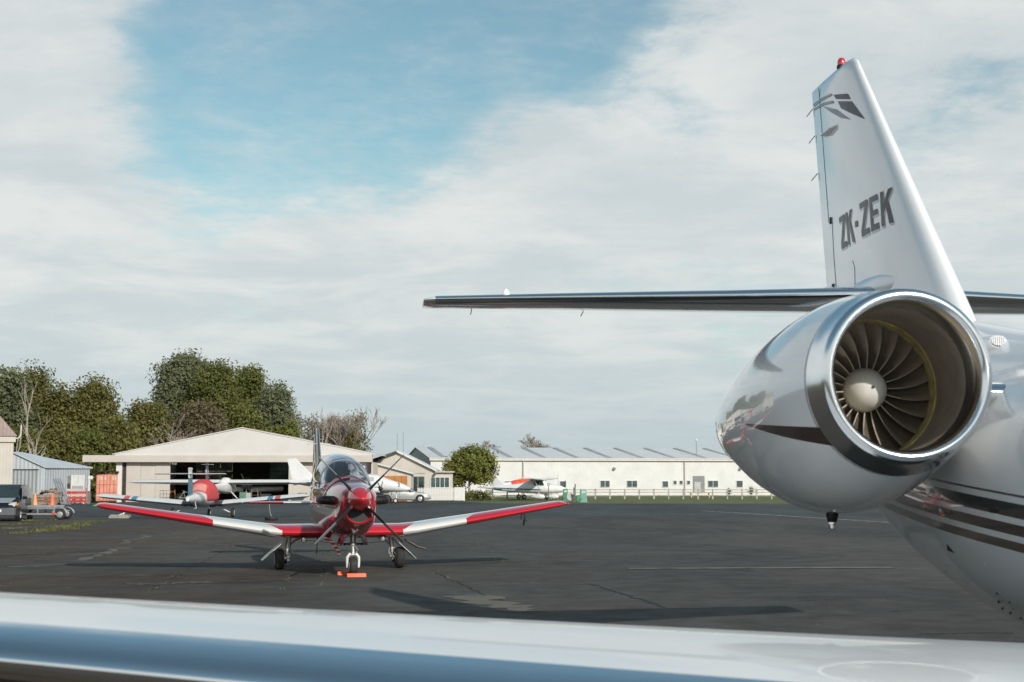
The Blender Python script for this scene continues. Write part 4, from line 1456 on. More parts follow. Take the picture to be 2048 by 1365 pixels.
def crown_mesh(name, lobes, m, seed, leaf=0.30, n_clump=60, n_leaf=70, sig=0.55, inner=0.62):
    """leaf quads in clumps spread through several ellipsoid lobes"""
    rg = np.random.default_rng(seed)
    V, T = [], []
    for (cx, cy, cz, rx, ry, rz) in lobes:
        vol = (rx * ry * rz) ** (1 / 3)
        nc = max(6, int(n_clump * (vol / 2.0) ** 2))
        d = rg.normal(size=(nc, 3))
        d /= np.linalg.norm(d, axis=1)[:, None]
        rad = inner + (1.05 - inner) * rg.random(nc) ** 0.6
        cc = np.array([cx, cy, cz]) + d * rad[:, None] * np.array([rx, ry, rz])
        ct = np.clip(rg.normal(0.5, 0.22, nc), 0, 1)
        k = int(n_leaf)
        p = np.repeat(cc, k, 0) + np.clip(rg.normal(size=(nc * k, 3)), -1.7, 1.7) * sig * np.array([1, 1, .75]) * np.repeat(0.6 + 0.8 * rg.random(nc), k)[:, None]
        n = np.repeat(d, k, 0) * 1.0 + rg.normal(size=(nc * k, 3)) * 0.60 + np.array([0.12, -.22, .25])
        n /= np.linalg.norm(n, axis=1)[:, None]
        a = np.cross(n, rg.normal(size=n.shape))
        a /= np.linalg.norm(a, axis=1)[:, None] + 1e-9
        b = np.cross(n, a)
        s = leaf * (0.55 + 0.9 * rg.random(nc * k))[:, None]
        q = np.stack([p - a * s * .5, p + b * s * .32, p + a * s * .5, p - b * s * .32], 1)
        V.append(q.reshape(-1, 3))
        T.append(np.repeat(np.clip(np.repeat(ct, k) + rg.normal(0, .12, nc * k), 0, 1), 4))
    V = np.concatenate(V).astype(np.float32)
    T = np.concatenate(T).astype(np.float32)
    nf = len(V) // 4
    me = bpy.data.meshes.new(name)
    me.vertices.add(len(V))
    me.vertices.foreach_set('co', V.ravel())
    me.loops.add(nf * 4)
    me.loops.foreach_set('vertex_index', np.arange(nf * 4, dtype=np.int32))
    me.polygons.add(nf)
    me.polygons.foreach_set('loop_start', np.arange(0, nf * 4, 4, dtype=np.int32))
    at_ = me.attributes.new('tint', 'FLOAT', 'POINT')
    at_.data.foreach_set('value', T)
    me.materials.append(m)
    me.update(calc_edges=True)
    return me

bark_m = mat('bark', (0.11, 0.09, 0.07), 0.9, 0, 0, 0.3, 3, 0.6, 12)
pale_bark = mat('pale_bark', (0.36, 0.31, 0.26), 0.85, 0, 0, 0.2, 2, 0.4, 10)
bare_bark = mat('bare_twig_bark', (0.25, 0.205, 0.165), 0.9, 0, 0, 0.2, 2)

def branches(mb, p, d, L, r, depth, rg, spread=0.55, up=0.15, n=5, kids=(2, 3), shrink=.72):
    q = p + d * L * .5 + Vector((rg.uniform(-1, 1), rg.uniform(-1, 1), rg.uniform(-.5, .5))) * L * .06
    e = p + d * L
    r = max(r, .016)
    mb.tube([p, q, e], [r, r * .85, max(.012, r * .62)], n, False)
    if depth == 0:
        return
    for k in range(rg.randint(*kids)):
        nd = (d + Vector((rg.uniform(-1, 1), rg.uniform(-1, 1), rg.uniform(-.5, .6))) * spread + Vector((0, 0, up))).normalized()
        f = rg.uniform(.55, 1.0)
        branches(mb, p + d * L * f, nd, L * shrink * rg.uniform(.75, 1.15), r * .58, depth - 1, rg, spread, up, max(3, n - 1), kids, shrink)

def tree(name, label, base, lobes, m, seed, trunk_h, trunk_r, leaf=.3, n_clump=60, n_leaf=70, sig=.55, inner=.62, group=None, bark=bark_m, limbs=5):
    o = thing(name, label, 'tree', base, 0, group)
    mb = MB()
    rg = random.Random(seed)
    mb.tube([(0, 0, -.1), (rg.uniform(-.1, .1), 0, trunk_h * .4), (rg.uniform(-.2, .2), rg.uniform(-.2, .2), trunk_h)], [trunk_r * 1.25, trunk_r * .9, trunk_r * .5], 8)
    for l in lobes[:limbs]:
        s = Vector((0, 0, trunk_h * rg.uniform(.45, .9)))
        e = Vector(l[:3])
        mid = s.lerp(e, .5) + Vector((0, 0, .2))
        mb.tube([s, mid, e], [trunk_r * .5, trunk_r * .35, trunk_r * .12], 6)
    mb.build('trunk', bark, o)
    c = bpy.data.objects.new('crown', crown_mesh(name, lobes, m, seed, leaf, n_clump, n_leaf, sig, inner))
    COL.objects.link(c)
    c.parent = o
    return o

def auto_lobes(h, w, zb, seed, n=9, dep=.8, cone=.4):
    """uneven heap of lobes: wide below, narrower at the top"""
    rg = random.Random(seed)
    L = []
    for i in range(n):
        f = (i + .5) / n
        z = zb + (h - zb) * (f * .86 + .04)
        k = (1 - cone * f) * math.sqrt(max(.08, 1 - (max(0, f - .55) / .5) ** 2))
        rr = w * k
        an = i * 2.4 + rg.uniform(-.4, .4)
        off = rr * rg.uniform(.30, .52)
        s = rr * rg.uniform(.54, .70)
        L.append((math.cos(an) * off, math.sin(an) * off * dep, z, s, s * dep, min(s * rg.uniform(.7, .95), (h - z) + .3)))
    L.append((0, 0, h - w * .34, w * .34, w * .30, w * .34))
    return L

olive = leaf_mat('leaf_olive', (0.088, 0.092, 0.026), (0.254, 0.230, 0.073))
green = leaf_mat('leaf_green', (0.080, 0.097, 0.026), (0.230, 0.231, 0.066))
grey_green = leaf_mat('leaf_grey_green', (0.094, 0.112, 0.059), (0.254, 0.266, 0.142))
bright = leaf_mat('leaf_bright', (0.112, 0.130, 0.026), (0.295, 0.301, 0.080))
brownish = leaf_mat('leaf_brownish', (0.118, 0.094, 0.053), (0.260, 0.206, 0.124))

FT = [  # px centre, py top, half width px, depth, kind, label
    (15, 742, 62, 128, grey_green, 'loose grey green tree at the far left of the wood', .34),
    (68, 738, 56, 138, olive, 'tall dark tree behind the pale dead trunk', .30),
    (118, 776, 50, 131, olive, 'dark tree right of the pale dead trunk', .30),
    (190, 757, 62, 133, olive, 'rounded dark tree standing alone above the hangar rail post', .30),
    (236, 838, 46, 126, olive, 'lower dark tree in the gap left of the tallest trees', .30),
    (296, 806, 58, 142, olive, 'olive tree on the left shoulder of the tallest tree', .30),
    (372, 706, 84, 156, grey_green, 'tallest grey green tree of the wood above the hangar', .33),
    (432, 722, 66, 152, green, 'tall green tree just right of the tallest tree', .30),
    (498, 733, 64, 158, green, 'tall green tree between the tallest tree and the wood edge', .30),
    (552, 768, 54, 154, grey_green, 'grey green tree at the right shoulder of the wood', .30),
    (400, 808, 66, 143, brownish, 'brownish tree low in the wood behind the hangar ridge', .30),
    (482, 815, 62, 146, green, 'mid green tree low in the wood right of the hangar ridge', .30),
]
for i, (px, py, hw, Y, m, lab, lf) in enumerate(FT):
    p = at(px, py, Y)
    w = hw / 2844 * Y
    h = p.z
    lb = auto_lobes(h, w * 1.08, h * .08, 40 + i, 14, .8, .28)
    tree('wood_tree', lab, (p.x, Y, 0), lb, m, 100 + i, h * .7, .28, lf * .88, 62, 92, .58, .50, 'trees of the wood behind the hangar')
# undergrowth trees in front at the left, behind the yard
for i, (px, py, hw, Y, m, lab) in enumerate([(30, 860, 60, 121, green, 'leafy low tree behind the cream building roof'), (110, 868, 60, 123, olive, 'leafy low tree behind the grey shed roof'), (176, 862, 48, 124, green, 'leafy low tree behind the white sign board'), (232, 880, 44, 137, olive, 'leafy low tree behind the orange container')]):
    p = at(px, py, Y)
    w = hw / 2844 * Y
    tree('wood_tree', lab, (p.x, Y, 0), auto_lobes(p.z, w, .3, 70 + i, 9, .7, .2), m, 200 + i, p.z * .6, .2, .26, 56, 90, .55, .5, 'low trees behind the yard')
p = at(572, 846, 139)
tree('wood_tree', 'bright green leafy tree behind the right slope of the hangar roof', (p.x, 139, 0), auto_lobes(p.z, 2.7, 1.0, 77, 9), bright, 300, 3, .2, .30, 50, 70, .45, .55, 'trees of the wood behind the hangar')
p = at(706, 872, 142)
tree('wood_tree', 'dark tree at the right end of the wood beside the bare trees', (p.x, 142, 0), auto_lobes(p.z + .3, 1.5, .5, 78, 8), olive, 301, 3, .15, .26, 60, 60, .4, .55, 'trees of the wood behind the hangar')
p = at(655, 850, 150)
tree('wood_tree', 'thin olive tree behind the birch trunks', (p.x, 150, 0), auto_lobes(p.z, 2.6, .5, 79, 9), olive, 302, 4, .15, .26, 26, 50, .5, .5, 'trees of the wood behind the hangar')

for (px, py, hw, Y, m, sd, lab) in [(672, 836, 30, 147, brownish, 310, 'loose russet tree among the bare trees right of the hangar ridge'), (716, 832, 19, 146, grey_green, 311, 'thin grey green tree at the outer right edge of the wood'), (620, 838, 26, 149, brownish, 312, 'loose russet tree left of the birch')]:
    p = at(px, py, Y)
    tree('wood_tree', lab, (p.x, Y, 0), auto_lobes(p.z, hw / 2844 * Y, 1.0, sd, 9, .8, .2), m, sd, p.z * .6, .10, .22, 26, 40, .5, .4, 'trees of the wood behind the hangar')

def bare_tree(name, label, px, py, Y, r, seed, m, depth=5, spread=.5, up=.2, kids=(2, 3), stems=1, trunk=.33, group=None, shrink=.72):
    p = at(px, py, Y)
    o = thing(name, label, 'tree', (p.x, Y, 0), 0, group)
    rg = random.Random(seed)
    mb = MB()
    for s in range(stems):
        d = Vector((rg.uniform(-.25, .25) * (stems > 1), rg.uniform(-.15, .15), 1)).normalized()
        b = Vector((rg.uniform(-.6, .6) * (stems > 1), 0, -.1))
        branches(mb, b, d, p.z * trunk, r, depth, rg, spread, up, 6, kids, shrink)
    # keep the crown height true
    zt = max(v[2] for v in mb.v)
    k = p.z / zt
    mb.v = [(v[0] * (k * .5 + .5), v[1] * (k * .5 + .5), v[2] * k) for v in mb.v]
    n0 = 0
    mb.build('trunk', m, o, 60)
    return o
bare_tree('bare_tree', 'pale dead trunk with bare limbs before the dark trees at the left', 78, 760, 117, .20, 31, pale_bark, 4, .40, .25, (2, 2), 1, .50)
bare_tree('bare_tree', 'short pale snag beside the cream building roof', 40, 862, 112, .12, 6, pale_bark, 3, .5, .2, (2, 2), 2, .4)
bare_tree('bare_tree', 'small bare tree behind the left slope of the hangar roof', 352, 826, 137, .20, 9, pale_bark, 5, .75, .10, (2, 3), 2, .5)
bare_tree('bare_tree', 'pale birch standing behind the trainer fin', 641, 812, 140, .13, 11, pale_bark, 5, .42, .25, (2, 3), 1, .38)
bare_tree('bare_tree', 'brown twiggy tree right of the birch', 668, 822, 142, .16, 12, bare_bark, 6, .6, .2, (2, 3), 3, .30)
bare_tree('bare_tree', 'grey bare tree at the right end of the wood', 702, 808, 141, .16, 13, bare_bark, 6, .55, .22, (2, 3), 3, .33)
bare_tree('bare_tree', 'twiggy tree left of the birch', 618, 822, 143, .14, 14, bare_bark, 6, .55, .22, (2, 3), 2, .33)
bare_tree('bare_tree', 'far bare tree showing above the middle of the shed roof', 1078, 866, 205, .34, 21, bare_bark, 7, .8, .12, (3, 3), 1, .40)
bare_tree('bare_tree', 'far smaller bare tree above the shed roof near the round tree', 984, 880, 205, .28, 22, bare_bark, 7, .85, .12, (3, 3), 1, .42)
bare_tree('bare_tree', 'twiggy sapling above the left end of the shed roof', 834, 884, 168, .05, 23, bare_bark, 4, .5, .2, (2, 3), 1, .5)

# round tree beside the office
p = at(940, 888, 126)
RT = [(0, 0, 2.95, 1.75, 1.5, 1.35), (-1.15, -.2, 2.65, 1.05, 1.1, 1.0), (1.2, .1, 2.75, 1.1, 1.1, 1.05), (.3, -.5, 3.75, 1.4, 1.2, .85), (-.7, .2, 3.55, 1.1, 1.1, .8), (.9, 0, 3.5, 1.1, 1.1, .8), (-1.2, 0, 1.9, .8, .8, .55), (1.1, -.1, 1.95, .9, .8, .5)]
tree('round_tree', 'round leafy green tree standing beside the picket fence', (p.x, 126, 0), RT, bright, 400, 2.2, .12, .20, 120, 60, .28, .6, None, pale_bark, 8)
p = at(916, 955, 127)
tree('shrub', 'brownish shrub between the office and the round tree', (p.x, 127, 0), [(0, 0, .8, .7, .6, .75), (.4, 0, .5, .5, .5, .5)], brownish, 401, .8, .04, .16, 120, 50, .22, .4)

# clipped hedge and low plants
def bush(name, label, px, py, Y, lobes, m, seed, leaf=.12, cat='bush'):
    p = at(px, py, Y)
    c = bpy.data.objects.new(name, crown_mesh(name, lobes, m, seed, leaf, 300, 40, .16, .35))
    COL.objects.link(c)
    c.location = (p.x, Y, 0)
    tag(c, label, cat)
    return c
bush('hedge', 'low dark hedge at the foot of the round tree', 948, 990, 124.5, [(-1.0 + .45 * i, 0, .42, .42, .4, .42) for i in range(6)], green, 410, .12, 'hedge')
for k, (px, lab) in enumerate([(1458, 'small spiky cabbage plant before the shed, left of its pair'), (1502, 'larger spiky cabbage plant before the shed near the engine')]):
    p = at(px, 985, 140)
    mb = MB()
    rg = random.Random(k)
    for i in range(60):
        an, el = rg.uniform(0, 6.28), rg.uniform(.1, 1.4)
        L = (.75 + .25 * k) * rg.uniform(.7, 1.1)
        d = Vector((math.cos(an) * math.cos(el), math.sin(an) * math.cos(el), math.sin(el)))
        s = Vector((-math.sin(an), math.cos(an), 0)) * .03
        c0 = Vector((0, 0, .35))
        mb.add([c0 - s, c0 + s, c0 + d * L * .6 + s, c0 + d * L - Vector((0, 0, .1)), c0 + d * L * .6 - s], [(0, 1, 2, 3, 4)])
    mb.tube([(0, 0, 0), (0, 0, .4)], .06, 6)
    o = mb.build('cabbage_plant', mat('spiky_leaf', (.06, .075, .025), .6), None, 0)
    o.location = (p.x, 140, 0)
    tag(o, lab, 'plant', 'spiky plants before the shed')

# ------------------------------------------------------------------ other aircraft
plane_white = mat('aircraft_white', (0.70, 0.695, 0.685), 0.28, 0, 0.7, 0.05, 1.2)
plane_blue = mat('aircraft_teal_blue', (0.035, 0.17, 0.26), 0.4, 0, 0.15, 0.08)
plane_navy = mat('aircraft_navy', (0.018, 0.022, 0.055), 0.3, 0, 0.6, 0.08)
cover_red = mat('red_canopy_cover', (0.52, 0.055, 0.06), 0.75, 0, 0, 0.10, 3, 0.25, 5)
cover_pale = mat('faded_cover_panel', (0.60, 0.24, 0.21), 0.8, 0, 0, 0.08, 3)
cover_orange = mat('orange_cover', (0.66, 0.085, 0.035), 0.75, 0, 0, 0.10, 3, 0.2, 6)
glass_cab = mat('cabin_glass', (0.03, 0.045, 0.05), 0.1, 0, 0.25, 0.15, spec=.35)

def fuse(parent, sts, m, e=2.3, n=24, name='fuselage', sub=4):
    mb = MB()
    mb.loft([super_ring(v, 0, cz, hw, ht, hb, n, e) for (v, cz, hw, ht, hb) in interp(sts, sub)])
    return mb.build(name, m, parent, 50)

# --- T-tail aircraft with the red canopy cover, seen from behind
TT = thing('t_tail_aircraft', 'white T-tail light aircraft with blue fin and red canopy cover, seen from behind', 'aircraft', (-15.2, 70.5, 0), R(184))
fuse(TT, [(-2.6, .95, .05, .05, .05), (-2.4, .95, .36, .28, .34), (-1.6, .95, .46, .36, .42), (-.6, .95, .56, .42, .44), (.6, .95, .58, .44, .42), (1.6, .98, .44, .34, .36), (3.0, 1.0, .28, .26, .27), (4.4, .98, .16, .18, .18), (5.0, .97, .08, .12, .10)], plane_white)
def stripe_paint(t, co, c):
    ax = t.m('ABSOLUTE', t.sep(co)[0])
    out = t.mix(t.m('MULTIPLY', t.m('GREATER_THAN', ax, 3.52), t.m('LESS_THAN', ax, 3.78)), c, (.50, .09, .08, 1))
    out = t.mix(t.m('MULTIPLY', t.m('GREATER_THAN', ax, 3.16), t.m('LESS_THAN', ax, 3.42)), out, (.06, .20, .28, 1))
    return t.mix(t.m('LESS_THAN', ax, .98), out, (.035, .037, .042, 1))
ttw = mat('striped_wing_paint', (0.70, 0.69, 0.68), .4, 0, .15, .05, paint=stripe_paint)
for sg in (-1, 1):
    mb = MB()
    wing(mb, [(sg * .3, -.75, .64, 1.45, .22, 0), (sg * 1.0, -.75, .68, 1.42, .22, 0), (sg * 4.9, -.65, 1.04, 1.15, .21, 0), (sg * 5.15, -.55, 1.05, .9, .09, 0)], 12, .02)
    mb.build('wing', ttw, TT, 45)
    mb = MB()
    wing(mb, [(sg * .03, 4.1, 2.13, .75, .09, 0), (sg * 1.55, 4.1, 2.13, .72, .085, 0), (sg * 1.63, 4.2, 2.13, .5, .05, 0)], 10, 0)
    mb.build('tailplane', plane_white, TT, 45)
    mb = MB()
    mb.tube([(sg * .55, .1, .62), (sg * 1.35, .15, .25)], [.035, .028], 8)
    mb.build('gear_leg', plane_white, TT)
    wheel(TT, (sg * 1.46, .15, .24), (1, 0, 0), .24, .15, rubber_m, plane_white, 18)
mb = MB()
wing(mb, [(.95, 3.45, 0, 1.45, .10, 0), (1.4, 3.75, 0, 1.18, .12, 0), (1.94, 3.95, 0, 1.0, .13, 0)], 10, 0, True)
FB = mb.build('fin', plane_blue, TT, 50)
mb = MB()
wing(mb, [(1.945, 3.95, 0, 1.0, .14, 0), (2.30, 4.05, 0, .92, .15, 0), (2.38, 4.0, 0, 1.02, .2, 0), (2.42, 4.2, 0, .6, .2, 0)], 10, 0, True)
mb.build('fin_tip', plane_white, FB, 50)
mb = MB()
mb.tube([(0, -2.0, .7), (0, -2.05, .25)], .035, 8)
mb.build('gear_leg', plane_white, TT)
wheel(TT, (0, -2.05, .19), (1, 0, 0), .19, .14, rubber_m, plane_white, 18)
mb = MB()
mb.loft([super_ring(v, 0, 1.0, hw, ht, .30, 26, 2.3) for (v, hw, ht) in interp([(-1.5, .46, .30), (-1.1, .61, .55), (-.5, .66, .82), (.3, .665, .88), (1.0, .60, .74), (1.6, .47, .42), (1.75, .44, .33)], 3)])
CV = mb.build('canopy_cover', cover_red, TT, 50)
mb = MB()
mb.loft([[(x, v, 1.0 + .02 + math.sqrt(max(.0, 1 - (abs(x) / hw) ** 2.3)) * ht) for x in [-.34 + .08 * k for k in range(9)]] for (v, hw, ht) in [(1.2, .57, .66), (1.45, .52, .53), (1.62, .475, .42), (1.77, .45, .33)]], closed=False)
mb.build('cover_panel', cover_pale, CV, 50)
mb = MB()
mb.tube([(-.25, 4.4, .85), (-.32, 4.45, .55), (-.22, 4.5, .54)], .014, 6)
mb.build('tail_skid', plane_white, TT)

# tie-down weights beside it
for (px, py, col, lab, nm) in [(240, 1035, (.30, .29, .26), 'pale concrete tie-down block with a slanting strut at the lane edge', 'tie_down_block')]:
    p = gr(px, py + 2)
    o = thing(nm, lab, 'block', (p.x, p.y, 0))
    mb = MB()
    for q, z in ((1.0, .10), (.92, .17)):
        mb.box((0, 0, z - (.05 if q == 1 else .035)), (.98 * q, .5 * q, .10 if q == 1 else .07))
    bevel(mb.build('block', mat('block_concrete', col, .9, 0, 0, .2, 5), o, 0), .02)
    mb = MB()
    mb.tube([(-.05, 0, .16), (.22, .05, .26), (.48, .1, .52)], .025, 6)
    mb.build('strut', plane_white, o)
    mb = MB()
    mb.tube([(.15, 0, .16), (.18, .03, .30)], .02, 6)
    mb.build('strut', plane_white, o)
p = gr(543, 1041)
o = thing('tie_down_weight', 'black tyre lying flat with a rope up to the wing of the T-tail aircraft', 'tyre', (p.x, p.y, 0))
mb = MB()
mb.lathe((0, 0, 0), (0, 0, 1), [(.01, .17), (.0, .26), (.03, .30), (.09, .315), (.15, .30), (.18, .26), (.17, .17), (.14, .16), (.04, .16), (.01, .17)], 28, cap=False)
mb.build('tyre', rubber_m, o, 50)
mb = MB()
mb.tube([(.02, 0, .12), (-.06, .05, .30), (-.12, .1, .55), (-.13, .2, .95)], .012, 6)
mb.build('rope', mat('rope', (.35, .36, .34), .9), o)

# --- long-winged white aircraft just outside the hangar
MG = thing('motor_glider', 'long-winged white motor glider with navy fin outside the hangar door', 'aircraft', (at(450, 990, 110).x, 110, 0), R(176))
fuse(MG, [(-2.2, 1.15, .06, .06, .06), (-2.0, 1.15, .34, .32, .36), (-.8, 1.2, .46, .55, .48), (.3, 1.2, .44, .52, .46), (1.6, 1.2, .28, .34, .34), (3.6, 1.25, .15, .18, .2), (5.2, 1.3, .07, .10, .1)], plane_white)
for sg in (-1, 1):
    mb = MB()
    wing(mb, [(sg * .2, -.9, 1.58, 1.35, .30, 0), (sg * 4, -.85, 1.60, 1.25, .31, 0), (sg * 7.2, -.7, 1.62, 1.0, .32, 0), (sg * 7.75, -.5, 1.62, .55, .10, 0)], 10, .03)
    mb.build('wing', plane_white, MG, 45)
    mb = MB()
    mb.tube([(sg * .35, -.4, .9), (sg * .95, -.3, .3)], .04, 8)
    mb.build('gear_leg', plane_white, MG)
    wheel(MG, (sg * 1.0, -.3, .24), (1, 0, 0), .24, .14, rubber_m, plane_white, 16)
    mb = MB()
    wing(mb, [(sg * .02, 4.7, 2.92, .5, .08, 0), (sg * .42, 4.75, 2.92, .4, .08, 0)], 8, 0)
    mb.build('tailplane', plane_white, MG, 45)
mb = MB()
wing(mb, [(1.25, 4.1, 0, 1.25, .12, 0), (2.3, 4.5, 0, .85, .14, 0), (3.05, 4.75, 0, .6, .15, 0)], 10, 0, True)
NF = mb.build('fin', plane_navy, MG, 50)
mb = MB()
for (a_, b_) in [((0, 0), (0, 1)), ((0, 1), (.6, 1)), ((.6, 1), (.6, .5)), ((.6, .5), (0, .5)), ((.25, .5), (.65, 0))]:
    mb.tube([(-.10, 4.95 + a_[0] * .0 + .12, 2.28 + a_[1] * .22), (-.10, 4.95 + .12, 2.28 + b_[1] * .22)], .015, 5) if a_[0] == b_[0] else None
    mb.tube([(-.06 + a_[0] * .12, 5.34, 2.30 + a_[1] * .22), (-.06 + b_[0] * .12, 5.34, 2.30 + b_[1] * .22)], .016, 5)
mb.v = mb.v
mb.build('fin_letter', white_trim, NF)
mb = MB()
mb.loft([super_ring(v, 0, 1.55, hw, ht, .1, 18, 2.4) for (v, hw, ht) in [(-1.1, .22, .18), (-.6, .40, .42), (.1, .40, .42), (.6, .26, .22)]])
mb.build('cabin_top', plane_white, MG, 50)
wheel(MG, (0, 4.6, .14), (1, 0, 0), .14, .1, rubber_m, plane_white, 14)
mb = MB()
mb.tube([(0, 4.5, 1.2), (0, 4.6, .2)], .03, 6)
mb.build('tail_leg', plane_white, MG)

# --- aircraft inside the hangar, nose to the doorway
IN = thing('hangared_aircraft', 'white low-wing aircraft with dark propeller parked inside the hangar', 'aircraft', (at(494, 990, 119).x, 119, 0), R(8))
fuse(IN, [(-1.9, 1.45, .10, .10, .10), (-1.7, 1.45, .38, .30, .34), (-.6, 1.45, .48, .38, .46), (.8, 1.5, .5, .5, .48), (2.2, 1.5, .32, .32, .32), (4.5, 1.5, .12, .14, .14)], mat('cowl_grey', (.16, .165, .17), .5))
for sg in (-1, 1):
    mb = MB()
    wing(mb, [(sg * .3, -.5, 1.0, 1.5, .30, 0), (sg * 2.9, -.5, 1.02, 1.4, .30, 0), (sg * 3.0, -.4, 1.03, 1.2, .2, 0)], 10, .0)
    mb.build('wing', plane_white, IN, 45)
    mb = MB()
    mb.tube([(sg * 1.1, 0, .95), (sg * 1.1, 0, .2)], .05, 8)
    mb.build('gear_leg', plane_white, IN)
    wheel(IN, (sg * 1.1, 0, .22), (1, 0, 0), .22, .14, rubber_m, plane_white, 14)
    mb = MB()
    mb.poly([(sg * .02, -2.0, 1.40), (sg * .28, -1.97, 1.0 + .9 * (sg < 0)), (sg * .42, -1.97, .72 + 1.6 * (sg < 0)), (sg * .34, -2.0, .74 + 1.5 * (sg < 0)), (sg * .05, -2.03, 1.5)], (0, .03, 0))
    mb.build('propeller_blade', dark_m if sg > 0 else mat('blade_grey', (.45, .45, .44), .4), IN, 0)
wheel(IN, (0, -1.3, .18), (1, 0, 0), .18, .12, rubber_m, plane_white, 14)
mb = MB()
mb.tube([(0, -1.3, 1.2), (0, -1.3, .2)], .04, 8)
mb.build('gear_leg', plane_white, IN)

# clutter at the hangar door
def crate(name, label, cat, px, py, Y, d, col, rz=0.0, group=None):
    p = at(px, py, Y)
    mb = MB()
    mb.box((0, 0, d[2] / 2), d)
    mb.box((0, 0, d[2] + .012), (d[0] * 1.04, d[1] * 1.04, .024))
    mb.box((0, -d[1] / 2 - .006, d[2] * .55), (d[0] * .5, .012, .05))
    o = mb.build(name, mat('paint_' + name + str(px), col, .6, 0, 0, .12), None, 0)
    bevel(o, .01)
    o.location = (p.x, Y, .013 if Y > 114.6 else 0)
    o.rotation_euler = (0, 0, rz)
    return tag(o, label, cat, group)
crate('drum_box', 'green bin standing in the hangar doorway', 'bin', 486, 1000, 116.5, (.5, .4, .75), (.12, .24, .16))
crate('drawer_box', 'pale grey cabinet in the hangar doorway', 'cabinet', 496, 1000, 116.6, (.5, .4, .7), (.42, .44, .42))
crate('dark_box', 'dark box near the right side of the hangar doorway', 'box', 532, 1000, 116.8, (.8, .5, .6), (.05, .045, .045))
def ladder(name, label, px, py, Y, w, h, lean, col, rz=0.0, rungs=5, group=None, back=True):
    p = at(px, py, Y)
    o = thing(name, label, 'ladder', (p.x, Y, 0.0), rz, group)
    m = mat('ladder_' + str(px), col, .5, .2, 0, .1)
    for s in (-1, 1):
        mb = MB()
        mb.tube([(s * w / 2, 0, 0), (s * w / 2 * .8, lean, h)], .025, 6)
        mb.build('stile', m, o)
        if back:
            mb = MB()
            mb.tube([(s * w / 2, lean * 2.0, 0), (s * w / 2 * .8, lean * 1.05, h)], .018, 6)
            mb.build('stile', m, o)
    for i in range(rungs):
        f = (i + .7) / (rungs + .2)
        mb = MB()
        mb.tube([(-w / 2 * (1 - .2 * f), lean * f, h * f), (w / 2 * (1 - .2 * f), lean * f, h * f)], .016, 6)
        mb.build('rung', m, o)
    return o
ladder('step_ladder', 'small orange step ladder beside the hangar doorway', 345, 1000, 112.6, .45, 1.0, .3, (.50, .22, .06), .3, 3)
ladder('step_ladder', 'timber step ladder inside the hangar near the pale cabinet', 508, 1000, 116.3, .6, 1.0, .3, (.22, .19, .12), 0, 3)
o = thing('wire_cage_trolley', 'wire cage trolley standing against the hangar door leaf', 'trolley', (at(330, 1000, 112.8).x, 112.8, 0))
cg = mat('cage_wire', (.16, .15, .14), .5, .5)
for x in (-.4, -.13, .13, .4):
    mb = MB()
    mb.tube([(x, 0, .1), (x, 0, .95)], .014, 5)
    mb.build('upright', cg, o)
for z in (.12, .4, .68, .95):
    mb = MB()
    mb.tube([(-.4, 0, z), (.4, 0, z), (.4, .5, z), (-.4, .5, z), (-.4, 0, z)], .014, 5)
    mb.build('cage_rail', cg, o)
for x in (-.35, .35):
    wheel(o, (x, .05, .06), (1, 0, 0), .06, .03, rubber_m, cg, 10, 'castor')
    wheel(o, (x, .45, .06), (1, 0, 0), .06, .03, rubber_m, cg, 10, 'castor')
o = thing('bicycle', 'pale bicycle leaning inside the hangar doorway', 'bicycle', (at(372, 1000, 115.2).x, 115.2, .013), R(20))
bm_ = mat('bicycle_frame', (.55, .55, .52), .4, .2)
for x in (-.5, .5):
    mb = MB()
    mb.lathe((x, 0, .34), (0, 1, 0), [(-.015, .31), (-.015, .34), (.015, .34), (.015, .31), (-.015, .31)], 22, cap=False)
    t_ = mb.build('wheel', rubber_m, o)
    mb = MB()
    for k in range(6):
        a = k * math.pi / 6
        mb.tube([(x - .31 * math.cos(a), 0, .34 - .31 * math.sin(a)), (x + .31 * math.cos(a), 0, .34 + .31 * math.sin(a))], .004, 4)
    struct(mb.build('spoke', bm_, t_), 'stuff')
mb = MB()
mb.tube([(-.5, 0, .34), (-.05, 0, .3), (.38, 0, .78), (-.2, 0, .80), (-.05, 0, .3)], .02, 6)
mb.tube([(-.5, 0, .34), (-.2, 0, .80)], .015, 6)
mb.tube([(.5, 0, .34), (.36, 0, .95)], .018, 6)
mb.build('frame', bm_, o)
mb = MB()
mb.box((-.22, 0, .9), (.25, .12, .06))
mb.tube([(-.2, 0, .8), (-.22, 0, .88)], .015, 6)
mb.build('saddle', dark_m, o, 0)
mb = MB()
mb.tube([(.33, -.28, .98), (.36, 0, .95), (.33, .28, .98)], .015, 6)
mb.build('handlebar', dark_m, o)

# --- white twin facing right behind the trainer
TW = thing('white_twin', 'white twin-engined aircraft facing right, parked behind the trainer', 'aircraft', (at(720, 1000, 110).x, 110, 0), R(-90 + 172))
